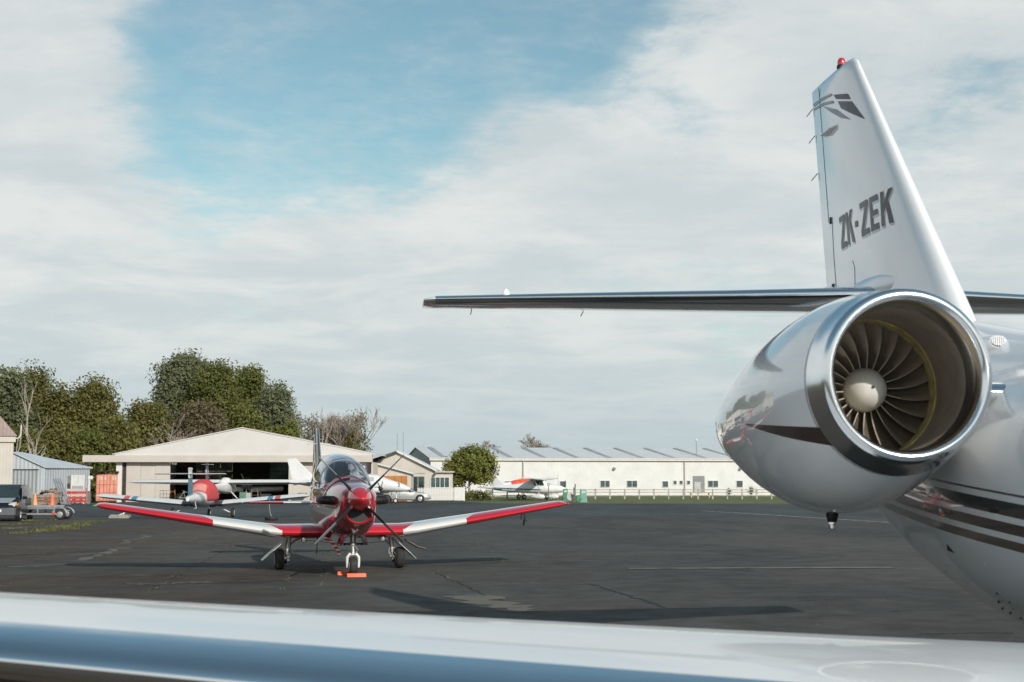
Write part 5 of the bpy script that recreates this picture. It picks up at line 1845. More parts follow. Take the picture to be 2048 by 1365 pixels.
# local: +v aft (photo left), nose towards +X of the photo
def twv(px, Y=110):
    return -(at(px, 980, Y).x - TW.location.x)
fuse(TW, [(twv(823), 1.12, .05, .06, .06), (twv(818), 1.13, .2, .16, .18), (twv(806), 1.22, .38, .30, .34), (twv(785), 1.35, .52, .42, .48), (twv(768), 1.45, .60, .56, .58), (twv(752), 1.50, .64, .72, .62), (twv(715), 1.50, .64, .72, .62), (twv(670), 1.52, .56, .6, .55), (twv(630), 1.56, .36, .42, .36), (twv(598), 1.62, .18, .28, .22), (twv(583), 1.66, .06, .14, .1)], plane_white)
mb = MB()
a_, b_ = twv(582), twv(600)
mb.poly([(-.06, twv(583), 1.35), (-.06, twv(568.5), at(569, 918, 110).z), (-.06, twv(586), at(586, 916.5, 110).z), (-.06, twv(627), at(627, 955, 110).z), (-.06, twv(632), 1.7)], (.12, 0, 0))
bevel(mb.build('fin', plane_white, TW, 0), .03)
for sg in (-1, 1):
    mb = MB()
    wing(mb, [(sg * .15, twv(628), 1.52, 1.35, .09, 0), (sg * 2.3, twv(612), 1.60, .8, .08, 0)], 10, 0)
    mb.build('tailplane', plane_white, TW, 45)
    mb = MB()
    wing(mb, [(sg * .5, twv(752), .95, 2.0, .14, 0), (sg * 2.2, twv(748), 1.05, 1.7, .14, 0), (sg * 5.6, twv(735), 1.45, 1.0, .12, 0)], 10, .02)
    mb.build('wing', plane_white, TW, 45)
    mb = MB()
    mb.loft([super_ring(twv(771) + d, sg * 1.9, 1.14, r, r * .8, r * .9, 20, 2.4) for (d, r) in [(0, .30), (.06, .36), (.5, .42), (1.4, .40), (2.4, .2)]])
    EN = mb.build('engine_nacelle', plane_white, TW, 45)
    mb = MB()
    mb.lathe((sg * 1.9, twv(771) - .02, 1.14), (0, -1, 0), [(0, .16), (.15, .13), (.28, .03)], 14)
    mb.build('spinner', dark_m, EN)
    mb = MB()
    mb.box((sg * 1.9, twv(771) + .03, 1.22), (.52, .10, .18))
    mb.build('engine_intake', dark_m, EN, 0)
    for a in (.6, .6 + math.pi / 1.5, .6 + 2 * math.pi / 1.5):
        mb = MB()
        mb.box((sg * 1.9 + math.cos(a) * .5, twv(771) - .1, 1.14 + math.sin(a) * .5), (.9, .03, .10), 0, 0, -a)
        mb.build('propeller_blade', dark_m, EN, 0)
    mb = MB()
    mb.tube([(sg * 1.9, twv(735), .9), (sg * 1.9, twv(735), .25)], .05, 8)
    mb.build('gear_leg', plane_white, TW)
    wheel(TW, (sg * 1.9, twv(735), .28), (1, 0, 0), .28, .18, rubber_m, plane_white, 18)
mb = MB()
for sg in (-1, 1):
    for (pa, pb, za, zb) in [(741, 752, 1.72, 2.0), (727, 738, 1.72, 2.0), (713, 724, 1.72, 2.0)]:
        mb = MB()
        mb.poly([(sg * .655, twv(pa), za), (sg * .655, twv(pb), za), (sg * .565, twv(pb), zb), (sg * .565, twv(pa), zb)], (.012 * sg, 0, 0))
        mb.build('cabin_window', mat('pale_cabin_window', (.40, .42, .42), .2, 0, .8), TW, 0)
mb = MB()
mb.loft([[(x, twv(px) , z) for (x, z) in [(-.58, zs_), (-.4, zs_ + .22 * k), (0, zs_ + .30 * k), (.4, zs_ + .22 * k), (.58, zs_)]] for (px, zs_, k) in [(767, 1.66, .5), (761, 1.80, 1.0)]], closed=False)
mb.build('windscreen', glass_cab, TW, 0)
mb = MB()
mb.tube([(0, twv(795), 1.0), (0, twv(794), .2)], .045, 8)
mb.build('nose_gear_leg', plane_white, TW)
wheel(TW, (0, twv(793), .2), (1, 0, 0), .2, .14, rubber_m, white_trim, 18)
mb = MB()
mb.tube([(-.40, twv(802), 1.25), (-.42, twv(803), 1.45), (-.40, twv(801), 1.60)], .03, 6)
mb.tube([(-.40, twv(801), 1.25), (-.42, twv(800), 1.35)], .03, 6)
mb.build('nose_decal', mat('decal_teal', (.02, .22, .20), .5), TW)

# --- high-wing aircraft on the right, side on
CS = thing('high_wing_aircraft', 'white and blue high-wing aircraft facing right before the long shed', 'aircraft', (at(1072, 1000, 125.5).x, 125.5, 0), R(-90 + 180 - 14))
def cv(px):
    return -(at(px, 985, 125.5).x - CS.location.x) * 1.03
def cz_(py):
    return at(1070, py, 125.5).z
def cs_paint(t, co, c):
    x, y, z = t.sep(co)[:3]
    h = t.m('ADD', z, t.m('MULTIPLY', y, -.035))
    k = t.m('MULTIPLY', t.m('GREATER_THAN', h, .86), t.m('LESS_THAN', h, .97))
    k = t.m('MULTIPLY', k, t.m('GREATER_THAN', y, -.6))
    k2 = t.m('MULTIPLY', t.m('GREATER_THAN', y, 4.3), t.m('GREATER_THAN', h, .66))
    return t.mix(t.m('MAXIMUM', k, k2), c, (.05, .15, .26, 1))
csf = mat('blue_striped_fuselage', (.76, .755, .74), .3, 0, .6, .05, paint=cs_paint)
fuse(CS, [(cv(1127), 1.0, .05, .05, .05), (cv(1123), 1.0, .3, .24, .28), (cv(1110), 1.0, .42, .34, .40), (cv(1098), 1.02, .5, .42, .46), (cv(1092), 1.05, .52, .60, .5), (cv(1082), 1.08, .54, .72, .52), (cv(1062), 1.08, .52, .70, .5), (cv(1045), 1.05, .42, .45, .42), (cv(1015), 1.02, .28, .30, .28), (cv(992), 1.0, .12, .18, .16), (cv(986), 1.0, .05, .08, .06)], csf)
mb = MB()
mb.poly([(-.05, cv(985), .95), (-.05, cv(978), cz_(952)), (-.05, cv(988), cz_(949.5)), (-.05, cv(1010), cz_(972)), (-.05, cv(1020), 1.25), (-.05, cv(1006), 1.0)], (.10, 0, 0))
bevel(mb.build('fin', plane_white, CS, 0), .02)
for sg in (-1, 1):
    mb = MB()
    wing(mb, [(sg * .05, cv(1092), 1.80, 1.5, .12, 0), (sg * 2.5, cv(1092), 1.83, 1.5, .12, 0), (sg * 5.4, cv(1090), 1.90, 1.1, .10, 0)], 10, .02)
    mb.build('wing', plane_white, CS, 45)
    mb = MB()
    wing(mb, [(sg * .1, cv(1008), 1.0, 1.1, .08, 0), (sg * 1.7, cv(1004), 1.0, .8, .07, 0)], 8, 0)
    mb.build('tailplane', plane_blue if sg < 0 else plane_white, CS, 45)
    mb = MB()
    mb.tube([(sg * .5, cv(1085), .75), (sg * 2.4, cv(1080), 1.75)], .035, 6)
    mb.build('wing_strut', plane_white, CS)
    mb = MB()
    mb.tube([(sg * .4, cv(1080), .7), (sg * 1.2, cv(1082), .3)], .04, 6)
    mb.build('gear_leg', plane_white, CS)
    mb = MB()
    mb.loft([super_ring(cv(1096) + d, sg * 1.25, .32, w, w * 1.1, w * 1.1, 16, 2.3) for (d, w) in [(0, .06), (.12, .16), (.4, .2), (.8, .17), (1.2, .05)]])
    WP = mb.build('wheel_fairing', plane_white, CS, 50)
    wheel(CS, (sg * 1.25, cv(1096) + .42, .17), (1, 0, 0), .17, .13, rubber_m, plane_white, 14)
    for (pa, pb, qa, qb) in [(1071, 1082, 1070, 1080), (1083, 1091, 1081.5, 1088)]:
        mb = MB()
        mb.poly([(sg * .545, cv(pa), 1.28), (sg * .545, cv(pb), 1.30), (sg * .52, cv(qb), 1.66), (sg * .52, cv(qa), 1.66)], (.02 * sg, 0, 0))
        mb.build('cabin_window', glass_cab, CS, 0)
mb = MB()
mb.loft([super_ring(cv(1117) + d, 0, .32, w, w * 1.1, w * 1.1, 16, 2.3) for (d, w) in [(0, .06), (.12, .15), (.4, .19), (.8, .15), (1.1, .05)]])
mb.build('wheel_fairing', plane_white, CS, 50)
wheel(CS, (0, cv(1117) + .4, .17), (1, 0, 0), .17, .12, rubber_m, plane_white, 14)
mb = MB()
mb.tube([(0, cv(1113), .75), (0, cv(1113), .3)], .04, 8)
mb.build('gear_leg', plane_white, CS)
mb = MB()
mb.lathe((0, cv(1127) + .05, 1.0), (0, -1, 0), [(0, .16), (.15, .12), (.28, .02)], 12)
sp_ = mb.build('spinner', plane_white, CS)
mb = MB()
mb.box((0, cv(1127) - .05, 1.0), (.16, .03, 1.7), 0, 0, R(35))
mb.build('propeller', dark_m, CS, 0)
for k, ch in enumerate('ZKD'):
    pass
mb = MB()
for k in range(5):                                # worn registration marks, too small to read
    mb.box((-.315, cv(1038) + k * .22, 1.06), (.02, .13, .03))
    mb.box((-.315, cv(1038) + k * .22 + .05 * (k % 2), .98), (.02, .03, .16))
struct(mb.build('registration_marks', mat('reg_blue', (.10, .16, .24), .5), CS, 0), 'stuff')
# second aircraft behind it under an orange cover
C2 = thing('covered_aircraft', 'white aircraft under an orange cover behind the blue and white one', 'aircraft', (at(1045, 1000, 131).x, 131, 0), R(-90 + 180 + 12))
fuse(C2, [(-2.2, 1.1, .08, .08, .08), (-2.0, 1.1, .36, .3, .36), (-.4, 1.15, .5, .5, .46), (1.0, 1.15, .42, .45, .42), (3.2, 1.15, .18, .2, .2), (4.2, 1.15, .06, .08, .08)], plane_white)
mb = MB()
mb.loft([super_ring(v, 0, 1.2, hw, ht, .2, 20, 2.4) for (v, hw, ht) in [(-1.1, .5, .3), (-.8, .56, .58), (.3, .56, .62), (.9, .48, .5), (1.1, .44, .4)]])
mb.build('cockpit_cover', cover_orange, C2, 50)
for sg in (-1, 1):
    mb = MB()
    wing(mb, [(sg * .4, -.6, .85, 1.4, .14, 0), (sg * 4.4, -.5, 1.15, 1.0, .12, 0)], 10, .02)
    mb.build('wing', plane_white, C2, 45)
    wheel(C2, (sg * 1.2, .1, .22), (1, 0, 0), .22, .15, rubber_m, plane_white, 14)
    mb = MB()
    mb.tube([(sg * 1.2, .1, .25), (sg * 1.15, .1, .85)], .04, 6)
    mb.build('gear_leg', plane_white, C2)
mb = MB()
wing(mb, [(1.15, 3.2, 0, 1.0, .1, 0), (2.0, 3.7, 0, .6, .1, 0)], 8, 0, True)
mb.build('fin', plane_white, C2, 45)
mb = MB()
mb.tube([(0, 3.9, 1.1), (0, 3.9, .14)], .03, 6)
mb.build('tail_leg', plane_white, C2)
wheel(C2, (0, 3.9, .12), (1, 0, 0), .12, .08, rubber_m, plane_white, 12)

# ------------------------------------------------------------------ vehicles
def car(name, label, loc, rz, L, Wd, H, body, prof, wheels, wr, roofs, rim, tyre=None):
    """prof: stations (x, z_low, z_belt, z_top, hw_belt, hw_top); nose at +x"""
    o = thing(name, label, 'car', loc, rz)
    mb = MB()
    rings = []
    for (x, zl, zb, zt, hb, ht) in prof:
        half = [(hb * .86, zl), (hb * .97, zl + .08), (hb, (zl + zb) / 2), (hb * .97, zb), (ht, zb + (zt - zb) * .93), (ht * .82, zt)]
        rings.append([(x, -y, z) for (y, z) in half] + [(x, y, z) for (y, z) in reversed(half)])
    mb.loft(rings)
    B = mb.build('body', body, o, 40)
    for (x, sg) in [(w, s) for w in wheels for s in (-1, 1)]:
        mb = MB()
        mb.lathe((x, sg * (Wd / 2 - .16), wr), (0, sg, 0), [(0, wr * 1.13), (.163, wr * 1.13)], 22)
        mb.build('wheel_arch', dark_m, B)
        t_ = wheel(o, (x, sg * (Wd / 2 - .075), wr), (0, 1, 0), wr, .2, rubber_m, rim, 22)
        for k in range(5):
            a = k * 2 * math.pi / 5
            mb = MB()
            mb.box((x + math.cos(a) * wr * .34, sg * (Wd / 2 + .036), wr + math.sin(a) * wr * .34), (wr * .42, .012, wr * .17), 0, 0, -a)
            mb.build('spoke', rim, t_, 0)
    for pts, nm in roofs:
        mb = MB()
        mb.poly(pts)
        g = mb.build(nm, glass_cab, o, 0)
        sm = g.modifiers.new('thick', 'SOLIDIFY')
        sm.thickness = .012
        sm.offset = 1
    return o, B
silver = mat('silver_car_paint', (.50, .50, .49), .3, .5, .8, .04)
wht_rim = mat('alloy_rim', (.55, .55, .54), .35, .6, 0, .05)
sp = [(-2.15, .35, .70, .78, .70, .62), (-2.05, .24, .80, .90, .80, .70), (-1.6, .20, .85, 1.0, .86, .70), (-1.0, .19, .86, 1.30, .87, .62), (-.4, .19, .86, 1.39, .87, .60), (.1, .19, .85, 1.36, .87, .60), (.75, .19, .83, .98, .87, .68), (1.0, .19, .80, .88, .86, .74), (1.6, .21, .70, .76, .84, .70), (2.05, .26, .56, .62, .74, .60), (2.15, .34, .48, .52, .62, .5)]
rf = []
for sg in (-1, 1):
    rf.append(([(-1.35, sg * .845, .90), (-.30, sg * .853, .90), (-.30, sg * .66, 1.32), (-.95, sg * .67, 1.26)], 'side_window'))
    rf.append(([(-.24, sg * .853, .90), (.80, sg * .85, .885), (.22, sg * .66, 1.28), (-.24, sg * .66, 1.32)], 'side_window'))
rf.append(([(.92, -.68, .925), (.92, .68, .925), (.20, .56, 1.36), (.20, -.56, 1.36)], 'windscreen'))
p = at(807, 1006, 112.5)
SC_, SB = car('silver_car', 'silver coupe parked side on before the picket fence', (p.x, 112.5, 0), R(3), 4.3, 1.74, 1.4, silver, sp, (-1.28, 1.30), .31, rf, wht_rim)
for sg in (-1, 1):
    mb = MB()
    mb.box((.62, sg * .93, .95), (.16, .14, .11))
    bevel(mb.build('mirror', silver, SC_, 0), .02)
    mb = MB()
    mb.box((1.93, sg * .66, .60), (.25, .14, .10), -.5 * sg)
    mb.build('headlight', mat('lamp_glass', (.6, .6, .58), .1, 0, 1), SC_, 0)
mb = MB()
mb.box((-.28, -.872, .6), (.012, .006, .52))
mb.build('door_seam', seam_m, SC_, 0)

dkblue = mat('dark_blue_car_paint', (.010, .012, .017), .25, 0, .5, .05, spec=.3)
vp = [(-1.95, .40, .85, 1.35, .74, .55), (-1.85, .28, .92, 1.52, .80, .62), (-1.0, .22, .95, 1.64, .83, .66), (-.2, .22, .95, 1.66, .84, .66), (.35, .22, .94, 1.60, .84, .65), (.85, .22, .93, 1.22, .84, .68), (1.10, .22, .90, 1.02, .83, .70), (1.5, .24, .80, .90, .80, .66), (1.78, .30, .66, .76, .74, .60), (1.90, .36, .56, .62, .66, .5)]
rf = []
for sg in (-1, 1):
    rf.append(([(-1.75, sg * .80, 1.02), (-.85, sg * .82, 1.02), (-.85, sg * .70, 1.50), (-1.62, sg * .68, 1.48)], 'side_window'))
    rf.append(([(-.78, sg * .825, 1.02), (.05, sg * .825, 1.01), (.05, sg * .70, 1.51), (-.78, sg * .70, 1.51)], 'side_window'))
    rf.append(([(.11, sg * .825, 1.01), (.90, sg * .815, 1.0), (.42, sg * .71, 1.48), (.11, sg * .70, 1.51)], 'side_window'))
rf.append(([(1.06, -.70, 1.07), (1.06, .70, 1.07), (.44, .60, 1.58), (.44, -.60, 1.58)], 'windscreen'))
c0 = at(14, 1040, 66.0)
VN_, VB = car('dark_car', 'dark blue compact van facing the camera at the left edge', (c0.x, 66.0, 0), R(-83), 3.9, 1.68, 1.65, dkblue, vp, (-1.25, 1.22), .29, rf, wht_rim)
for sg in (-1, 1):
    mb = MB()
    mb.loft([[(x, sg * y, z) for (y, z) in q] for (x, q) in [(1.62, [(.46, .72), (.76, .72), (.76, .86), (.46, .84)]), (1.80, [(.44, .66), (.70, .66), (.70, .76), (.44, .76)])]])
    mb.build('headlight', mat('lamp_glass', (.6, .6, .58), .1, 0, 1), VN_, 0)
    mb = MB()
    mb.box((1.66, sg * .785, .76), (.16, .06, .10), -.3 * sg)
    mb.build('indicator', mat('amber_lens', (.75, .28, .02), .2, 0, 1), VN_, 0)
    mb = MB()
    mb.box((.80, sg * .94, 1.04), (.12, .20, .15))
    bevel(mb.build('mirror', dkblue, VN_, 0), .02)
mb = MB()
mb.loft([[(x, y * s, z) for (y, z) in [(-.78, .26), (-.78, .60), (.78, .60), (.78, .26)]] for (x, s) in [(1.7, 1.0), (1.94, .92)]])
bevel(mb.build('bumper', mat('bumper_grey', (.10, .11, .12), .5), VN_, 0), .03)
mb = MB()
mb.box((1.955, 0, .48), (.01, .36, .12))
mb.build('number_plate', white_trim, VN_, 0)
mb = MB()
mb.poly([(1.12, -.62, 1.035), (1.12, .62, 1.035), (1.74, .52, .83), (1.74, -.52, .83)], (0, 0, .012))  # painted highlight: reflection on the dark bonnet drawn as a pale sheet
mb.build('bonnet_highlight', mat('bonnet_highlight_paint', (.34, .36, .38), .25, .2, 1), VN_, 0)

# --- flat-bed trailer
galv = mat('galvanised_steel', (.36, .37, .37), .45, .5, 0, .15, 6)
p = at(92, 1040, 67.2)
TL = thing('flatbed_trailer', 'galvanised flat trailer parked beside the dark van', 'trailer', (p.x, 67.2, 0), R(3))
mb = MB()
mb.bbox(-1.0, .62, -.65, .65, .50, .56)
mb.build('deck', galv, TL, 0)
for y in (-.68, .68):
    mb = MB()
    mb.bbox(-1.05, .66, y - .03, y + .03, .24, .32)
    mb.build('side_rail', galv, TL, 0)
    mb = MB()
    mb.bbox(-1.05, .66, y - .03, y + .03, .58, .66)
    mb.build('side_rail', galv, TL, 0)
for x in (-.95, -.2, .55):
    for y in (-.68, .68):
        mb = MB()
        mb.bbox(x - .025, x + .025, y - .035, y + .035, .325, .575)
        mb.build('stake', galv, TL, 0)
mb = MB()
mb.bbox(.45, .62, -.74, -.715, .24, .34)
mb.build('tail_light', mat('tail_lamp_red', (.6, .10, .04), .3, 0, .5), TL, 0)
for s in (-1, 1):
    wheel(TL, (.78, s * .55, .24), (1, 0, 0.0), .0 + .24, .16, rubber_m, galv, 18) if 0 else wheel(TL, (.80, s * .60, .25), (0, 1, 0), .25, .17, rubber_m, galv, 20)
    mb = MB()
    mb.loft([[(.80 + .36 * math.cos(a) , s * .60 + w, .25 + .33 * math.sin(a)) for w in (-.14, .14)] for a in [R(g) for g in range(5, 180, 14)]], closed=False)
    g = mb.build('mudguard', mat('mudguard_steel', (.5, .51, .51), .4, .4), TL, 40)
    sm = g.modifiers.new('thick', 'SOLIDIFY')
    sm.thickness = .01
mb = MB()
mb.tube([(.62, 0, .42), (1.1, 0, .42)], .03, 6)
mb.tube([(.80, -.6, .25), (.80, .6, .25)], .03, 6)
mb.build('axle', galv, TL)
mb = MB()
mb.tube([(-.25, -.3, .56), (-.25, -.3, .82)], .02, 6)
mb.tube([(-.33, -.3, .7), (-.17, -.3, .7)], .02, 6)
mb.build('winch_post', galv, TL)
mb = MB()
mb.tube([(.30, .2, .56), (.30, .2, .88)], .018, 6)
mb.build('guide_post', galv, TL)

# ------------------------------------------------------------------ yard items on the left
cone_o = mat('cone_orange', (.78, .16, .05), .5, 0, 0, .08)
cone_p = mat('cone_faded_orange', (.78, .33, .12), .55, 0, 0, .08)
for (px, m, lab, py) in [(70, cone_p, 'faded orange traffic cone left of the brighter one', 1010), (104.5, cone_o, 'bright red orange traffic cone beside the timber pile', 1005)]:
    p = at(px, py, 101.6)
    o = thing('traffic_cone', lab, 'cone', (p.x, 101.6, 0), 0, 'traffic cones in the yard')
    mb = MB()
    mb.lathe((0, 0, .04), (0, 0, 1), [(0, .20), (.05, .18), (.80, .05), (.84, .035), (.845, .02)], 20)
    mb.build('cone', m, o, 40)
    mb = MB()
    mb.box((0, 0, .02), (.48, .48, .04))
    bevel(mb.build('base', m, o, 0), .015)
wood1 = mat('timber_red_brown', (.24, .11, .07), .85, 0, 0, .25, 2)
wood2 = mat('timber_weathered', (.27, .21, .16), .9, 0, 0, .25, 2)
rg = random.Random(3)
k_ = 0
for row in range(4):
    for i in range(3):
        Y = 103.0 + i * .35
        p = at(82, 1000, Y)
        L = rg.uniform(2.2, 2.9)
        mb = MB()
        mb.box((0, 0, 0), (L, .26, .15), 0, 0, 0)
        o = mb.build('timber_beam', wood1 if (row + i) % 3 else wood2, None, 0)
        o.location = (p.x + rg.uniform(-.4, .4), Y, .10 + row * .19)
        o.rotation_euler = (0, 0, rg.uniform(-.06, .06))
        bevel(o, .012)
        lay = ['bottom', 'second', 'third', 'top'][row]
        col = ['nearest the camera', 'in the middle', 'nearest the grey shed'][i]
        tag(o, 'stacked timber beam in the %s layer of the pile, %s' % (lay, col), 'beam', 'timber pile before the grey shed')
for i in range(9):
    p = at(84 + i * 4.6, 990, 103.2)
    mb = MB()
    mb.loft([super_ring(v, 0, 0, r, r * .8, r * .9, 10) for (v, r) in [(-.28, .05), (-.22, .11), (.0, .13), (.2, .10), (.28, .04)]])
    o = mb.build('firewood_log', wood2 if i % 2 else mat('log_dark', (.10, .07, .055), .9), None, 40)
    o.location = (p.x, 103.2 + rg.uniform(-.2, .2), .88 + rg.uniform(-.02, .16))
    o.rotation_euler = (rg.uniform(-.5, .5), rg.uniform(-.4, .4), rg.uniform(-1.4, 1.4))
    tag(o, 'short log lying on top of the timber pile, %s from the left' % ['first', 'second', 'third', 'fourth', 'fifth', 'sixth', 'seventh', 'eighth', 'ninth'][i], 'log', 'logs on the timber pile')
alu = mat('aluminium_ladder', (.42, .43, .43), .4, .6, 0, .1)
for i in range(4):
    a = at(107 + i * 4.2, 958, 104.0)
    b = at(125 + i * 5.2, 1007, 102.4)
    o = thing('steel_channel', 'leaning steel channel, %s from the left, against the grey shed' % ['first', 'second', 'third', 'fourth'][i], 'channel', (b.x, b.y, 0), 0, 'steel channels leaning on the grey shed')
    d = Vector((a.x - b.x, a.y - b.y, a.z))
    mb = MB()
    mb.tube([(0, 0, .02), tuple(d)], .055, 4)
    mb.build('channel_web', alu, o, 0)
    mb = MB()
    mb.tube([(.05, -.05, .02), tuple(d + Vector((.05, -.05, 0)))], .02, 4)
    mb.build('channel_lip', galv, o, 0)
p = gr(131, 1007)
mb = MB()
mb.box((0, 0, .40), (.34, .42, .62), 0, R(10), R(-22))
mb.box((.05, -.2, .72), (.2, .1, .14), 0, R(10), R(-22))
mb.box((0, -.05, .06), (.5, .5, .10), 0, 0, 0)
o = mb.build('yellow_machine', mat('machine_yellow', (.60, .33, .04), .5, 0, 0, .3, 4), None, 0)
o.location = (p.x, p.y - .2, 0)
bevel(o, .03)
tag(o, 'small yellow machine at the foot of the leaning steel channels', 'machine')
# red and white barrier boards
BR = thing('barrier_boards', 'stack of red and white barrier boards before the sign board', 'barrier', (at(153, 1000, 106).x, 106, 0))
for i, (z, c) in enumerate([(.22, (.50, .045, .03)), (.46, (.55, .06, .04)), (.66, (.52, .46, .42)), (.86, (.55, .05, .035)), (1.05, (.52, .46, .42))]):
    mb = MB()
    mb.box((0, -.02 * i, z), (1.40, .06, .17))
    mb.build('board', mat('board_%d' % i, c, .6, 0, 0, .15, 3), BR, 0)
for x in (-.66, .66):
    mb = MB()
    mb.box((x, .09, .6), (.08, .08, 1.2))
    mb.build('post', mat('barrier_post', (.40, .10, .07), .7), BR, 0)
SG = thing('sign_board', 'white framed notice board on two legs beside the grey shed', 'sign', (at(155, 1000, 107.5).x, 107.5, 0))
za, zb = at(155, 970, 107.5).z, at(155, 952, 107.5).z
mb = MB()
mb.bbox(-.42, .42, -.02, .02, za, zb)
mb.build('panel', mat('sign_panel_white', (.62, .63, .60), .5, 0, 0, .1, 2), SG, 0)
for x in (-.46, .46):
    mb = MB()
    mb.bbox(x - .04, x + .04, -.04, .04, 0, zb + .06)
    mb.build('leg', white_trim, SG, 0)
for z in (za - .04, zb + .02):
    mb = MB()
    mb.bbox(-.415, .415, -.035, .035, z - .035, z + .035)
    mb.build('frame_rail', white_trim, SG, 0)
mb = MB()
mb.bbox(-.03, .03, -.03, -.022, za + .1, zb - .1)
mb.build('panel_mark', mat('sign_mark', (.42, .46, .45), .6), SG, 0)
AR = thing('arrow_sign', 'white arrow-shaped sign on a post beside the orange container', 'sign', (at(178, 1000, 108).x, 108, 0))
mb = MB()
mb.bbox(-.06, .06, -.05, .05, 0, at(178, 952, 108).z)
mb.build('post', white_trim, AR, 0)
z0, z1 = at(178, 959, 108).z, at(178, 952, 108).z
mb = MB()
mb.poly([(-.08, -.06, z0), (.22, -.06, z0), (.33, -.06, (z0 + z1) / 2), (.22, -.06, z1), (-.08, -.06, z1)], (0, -.03, 0))
mb.build('arrow_board', white_trim, AR, 0)
mb = MB()
mb.bbox(-.11, .11, -.11, .11, 0, .95)
mb.build('post_base', conc_m, AR, 0)
# fence panels between shed and sign
GF = thing('corrugated_fence', 'short grey corrugated fence panel behind the leaning channels', 'fence', (at(128, 1000, 108.6).x, 108.6, 0))
mb = MB()
mb.bbox(-.55, .28, 0, .04, 0, at(128, 953, 108.6).z)
mb.build('sheet', grey_door, GF, 0)
mb = MB()
mb.bbox(.285, .42, -.05, .08, 0, at(128, 952, 108.6).z)
mb.build('post', conc_m, GF, 0)

# --- container
CT = thing('shipping_container', 'faded orange shipping container with a dark canopy beside the hangar', 'container', (at(213, 1000, 112.6).x, 112.6, 0), R(15))
cont_m = ribbed('container_orange', (.62, .25, .17), 'X', .22, .9, .6, .12)
ztop = at(213, 948, 112.6).z
wC = .80
mb = MB()
mb.bbox(-wC, wC, 0, 5.5, .12, ztop)
mb.build('shell', cont_m, CT, 0)
for x0_, x1_ in ((-.76, -.02), (.02, .76)):
    mb = MB()
    mb.bbox(x0_, x1_, -.05, -.006, .2, ztop - .1)
    dr = mb.build('door', mat('container_door', (.62, .25, .17), .6, 0, 0, .15, 2), CT, 0)
    for z in (.75, 1.4):
        mb = MB()
        mb.bbox(x0_ + .02, x1_ - .02, -.065, -.052, z, z + .03)
        mb.build('door_rib', mat('container_rib', (.33, .09, .06), .7), dr, 0)
    for f in (.3, .72):
        q = x0_ + (x1_ - x0_) * f
        mb = MB()
        mb.tube([(q, -.085, .25), (q, -.085, ztop - .15)], .018, 6)
        mb.build('locking_bar', mat('container_rib', (.33, .09, .06), .7), dr)
for (x0_, x1_) in ((-.64, -.32), (-.20, -.06), (.40, .66)):
    mb = MB()
    mb.bbox(x0_, x1_, -.070, -.066, ztop - .5, ztop - .2)
    mb.build('placard', mat('pale_placard', (.58, .42, .34), .7), CT, 0)
mb = MB()
mb.loft([[(x, y, ztop + .04 + .20 * (1 - (x - .2) ** 2 / 1.8)) for x in (-.9, -.6, -.2, .2, .6, .9)] for y in (-.4, 5.5)], closed=False)
g = mb.build('canopy', mat('dark_canopy', (.03, .028, .026), .8), CT, 40)
sm = g.modifiers.new('thick', 'SOLIDIFY')
sm.thickness = .06
# ------------------------------------------------------------------ fences, pumps, posts on the right
PF = thing('picket_fence', 'white picket fence before the office', 'fence', (at(862, 1000, 121.5).x, 121.5, 0))
a_, b_ = 0.0, at(928, 1000, 121.5).x - PF.location.x
hp = at(890, 975.5, 121.5).z
pk = MB()
pk.loft([[(-.045, -.012, z), (.045, -.012, z), (.045, .012, z), (-.045, .012, z)] for z in (.06, hp - .06)])
pk.loft([[(-.045, -.012, hp - .06), (.045, -.012, hp - .06), (.045, .012, hp - .06), (-.045, .012, hp - .06)], [(-.008, -.012, hp), (.008, -.012, hp), (.008, .012, hp), (-.008, .012, hp)]], True, False, True)
pkm = pk.mesh('picket', white_trim, 0)
q = -1.1
while q < b_ - .85:
    o = bpy.data.objects.new('picket', pkm)
    COL.objects.link(o)
    o.parent = PF
    o.location = (q, 0, 0)
    q += .135
for z in (.28, hp - .25):
    mb = MB()
    mb.bbox(-1.15, b_ - .85, .015, .06, z, z + .08)
    mb.build('rail', white_trim, PF, 0)
mb = MB()
mb.bbox(b_ - .84, b_, -.02, .03, .04, hp + .02)
mb.build('gate_panel', white_trim, PF, 0)
mb = MB()
mb.bbox(b_ - .03, b_ + .07, .035, .12, 0, hp + .05)
mb.build('post', white_trim, PF, 0)

RF = thing('rail_fence', 'weathered post and rail fence along the grass before the long shed', 'fence', (0, 133.5, 0))
rail_m = mat('weathered_rail', (.40, .37, .32), .85, 0, 0, .2, 2)
xa, xb = at(985, 1000, 133.5).x, at(1790, 1000, 133.5).x
n = int((xb - xa) / 1.37)
zt = at(1300, 979.5, 133.5).z
for i in range(n + 1):
    mb = MB()
    mb.box((xa + i * 1.37, 0, zt / 2 + .02), (.13, .13, zt + .1))
    mb.build('post', rail_m, RF, 0)
for i in range(n):
    for z in (zt - .02, zt * .70, zt * .36):
        mb = MB()
        mb.box((xa + (i + .5) * 1.37, -.085, z + random.uniform(-.012, .012)), (1.36, .035, .085), 0, 0, random.uniform(-.006, .006))
        mb.build('rail', rail_m, RF, 0)
# low white concrete skirting strip behind the fence, bench
BN = thing('bench', 'pale wooden bench beside the shed entrance', 'bench', (at(1400, 1000, 141).x, 141, 0), R(8))
for y in (-.14, 0, .14):
    mb = MB()
    mb.bbox(-1.1, 1.1, y - .06, y + .06, .44, .48)
    mb.build('seat_plank', mat('bench_wood', (.48, .40, .22), .8), BN, 0)
for x in (-.9, .9):
    mb = MB()
    mb.bbox(x - .05, x + .05, -.18, .18, 0, .435)
    mb.build('leg', mat('bench_wood', (.48, .40, .22), .8), BN, 0)
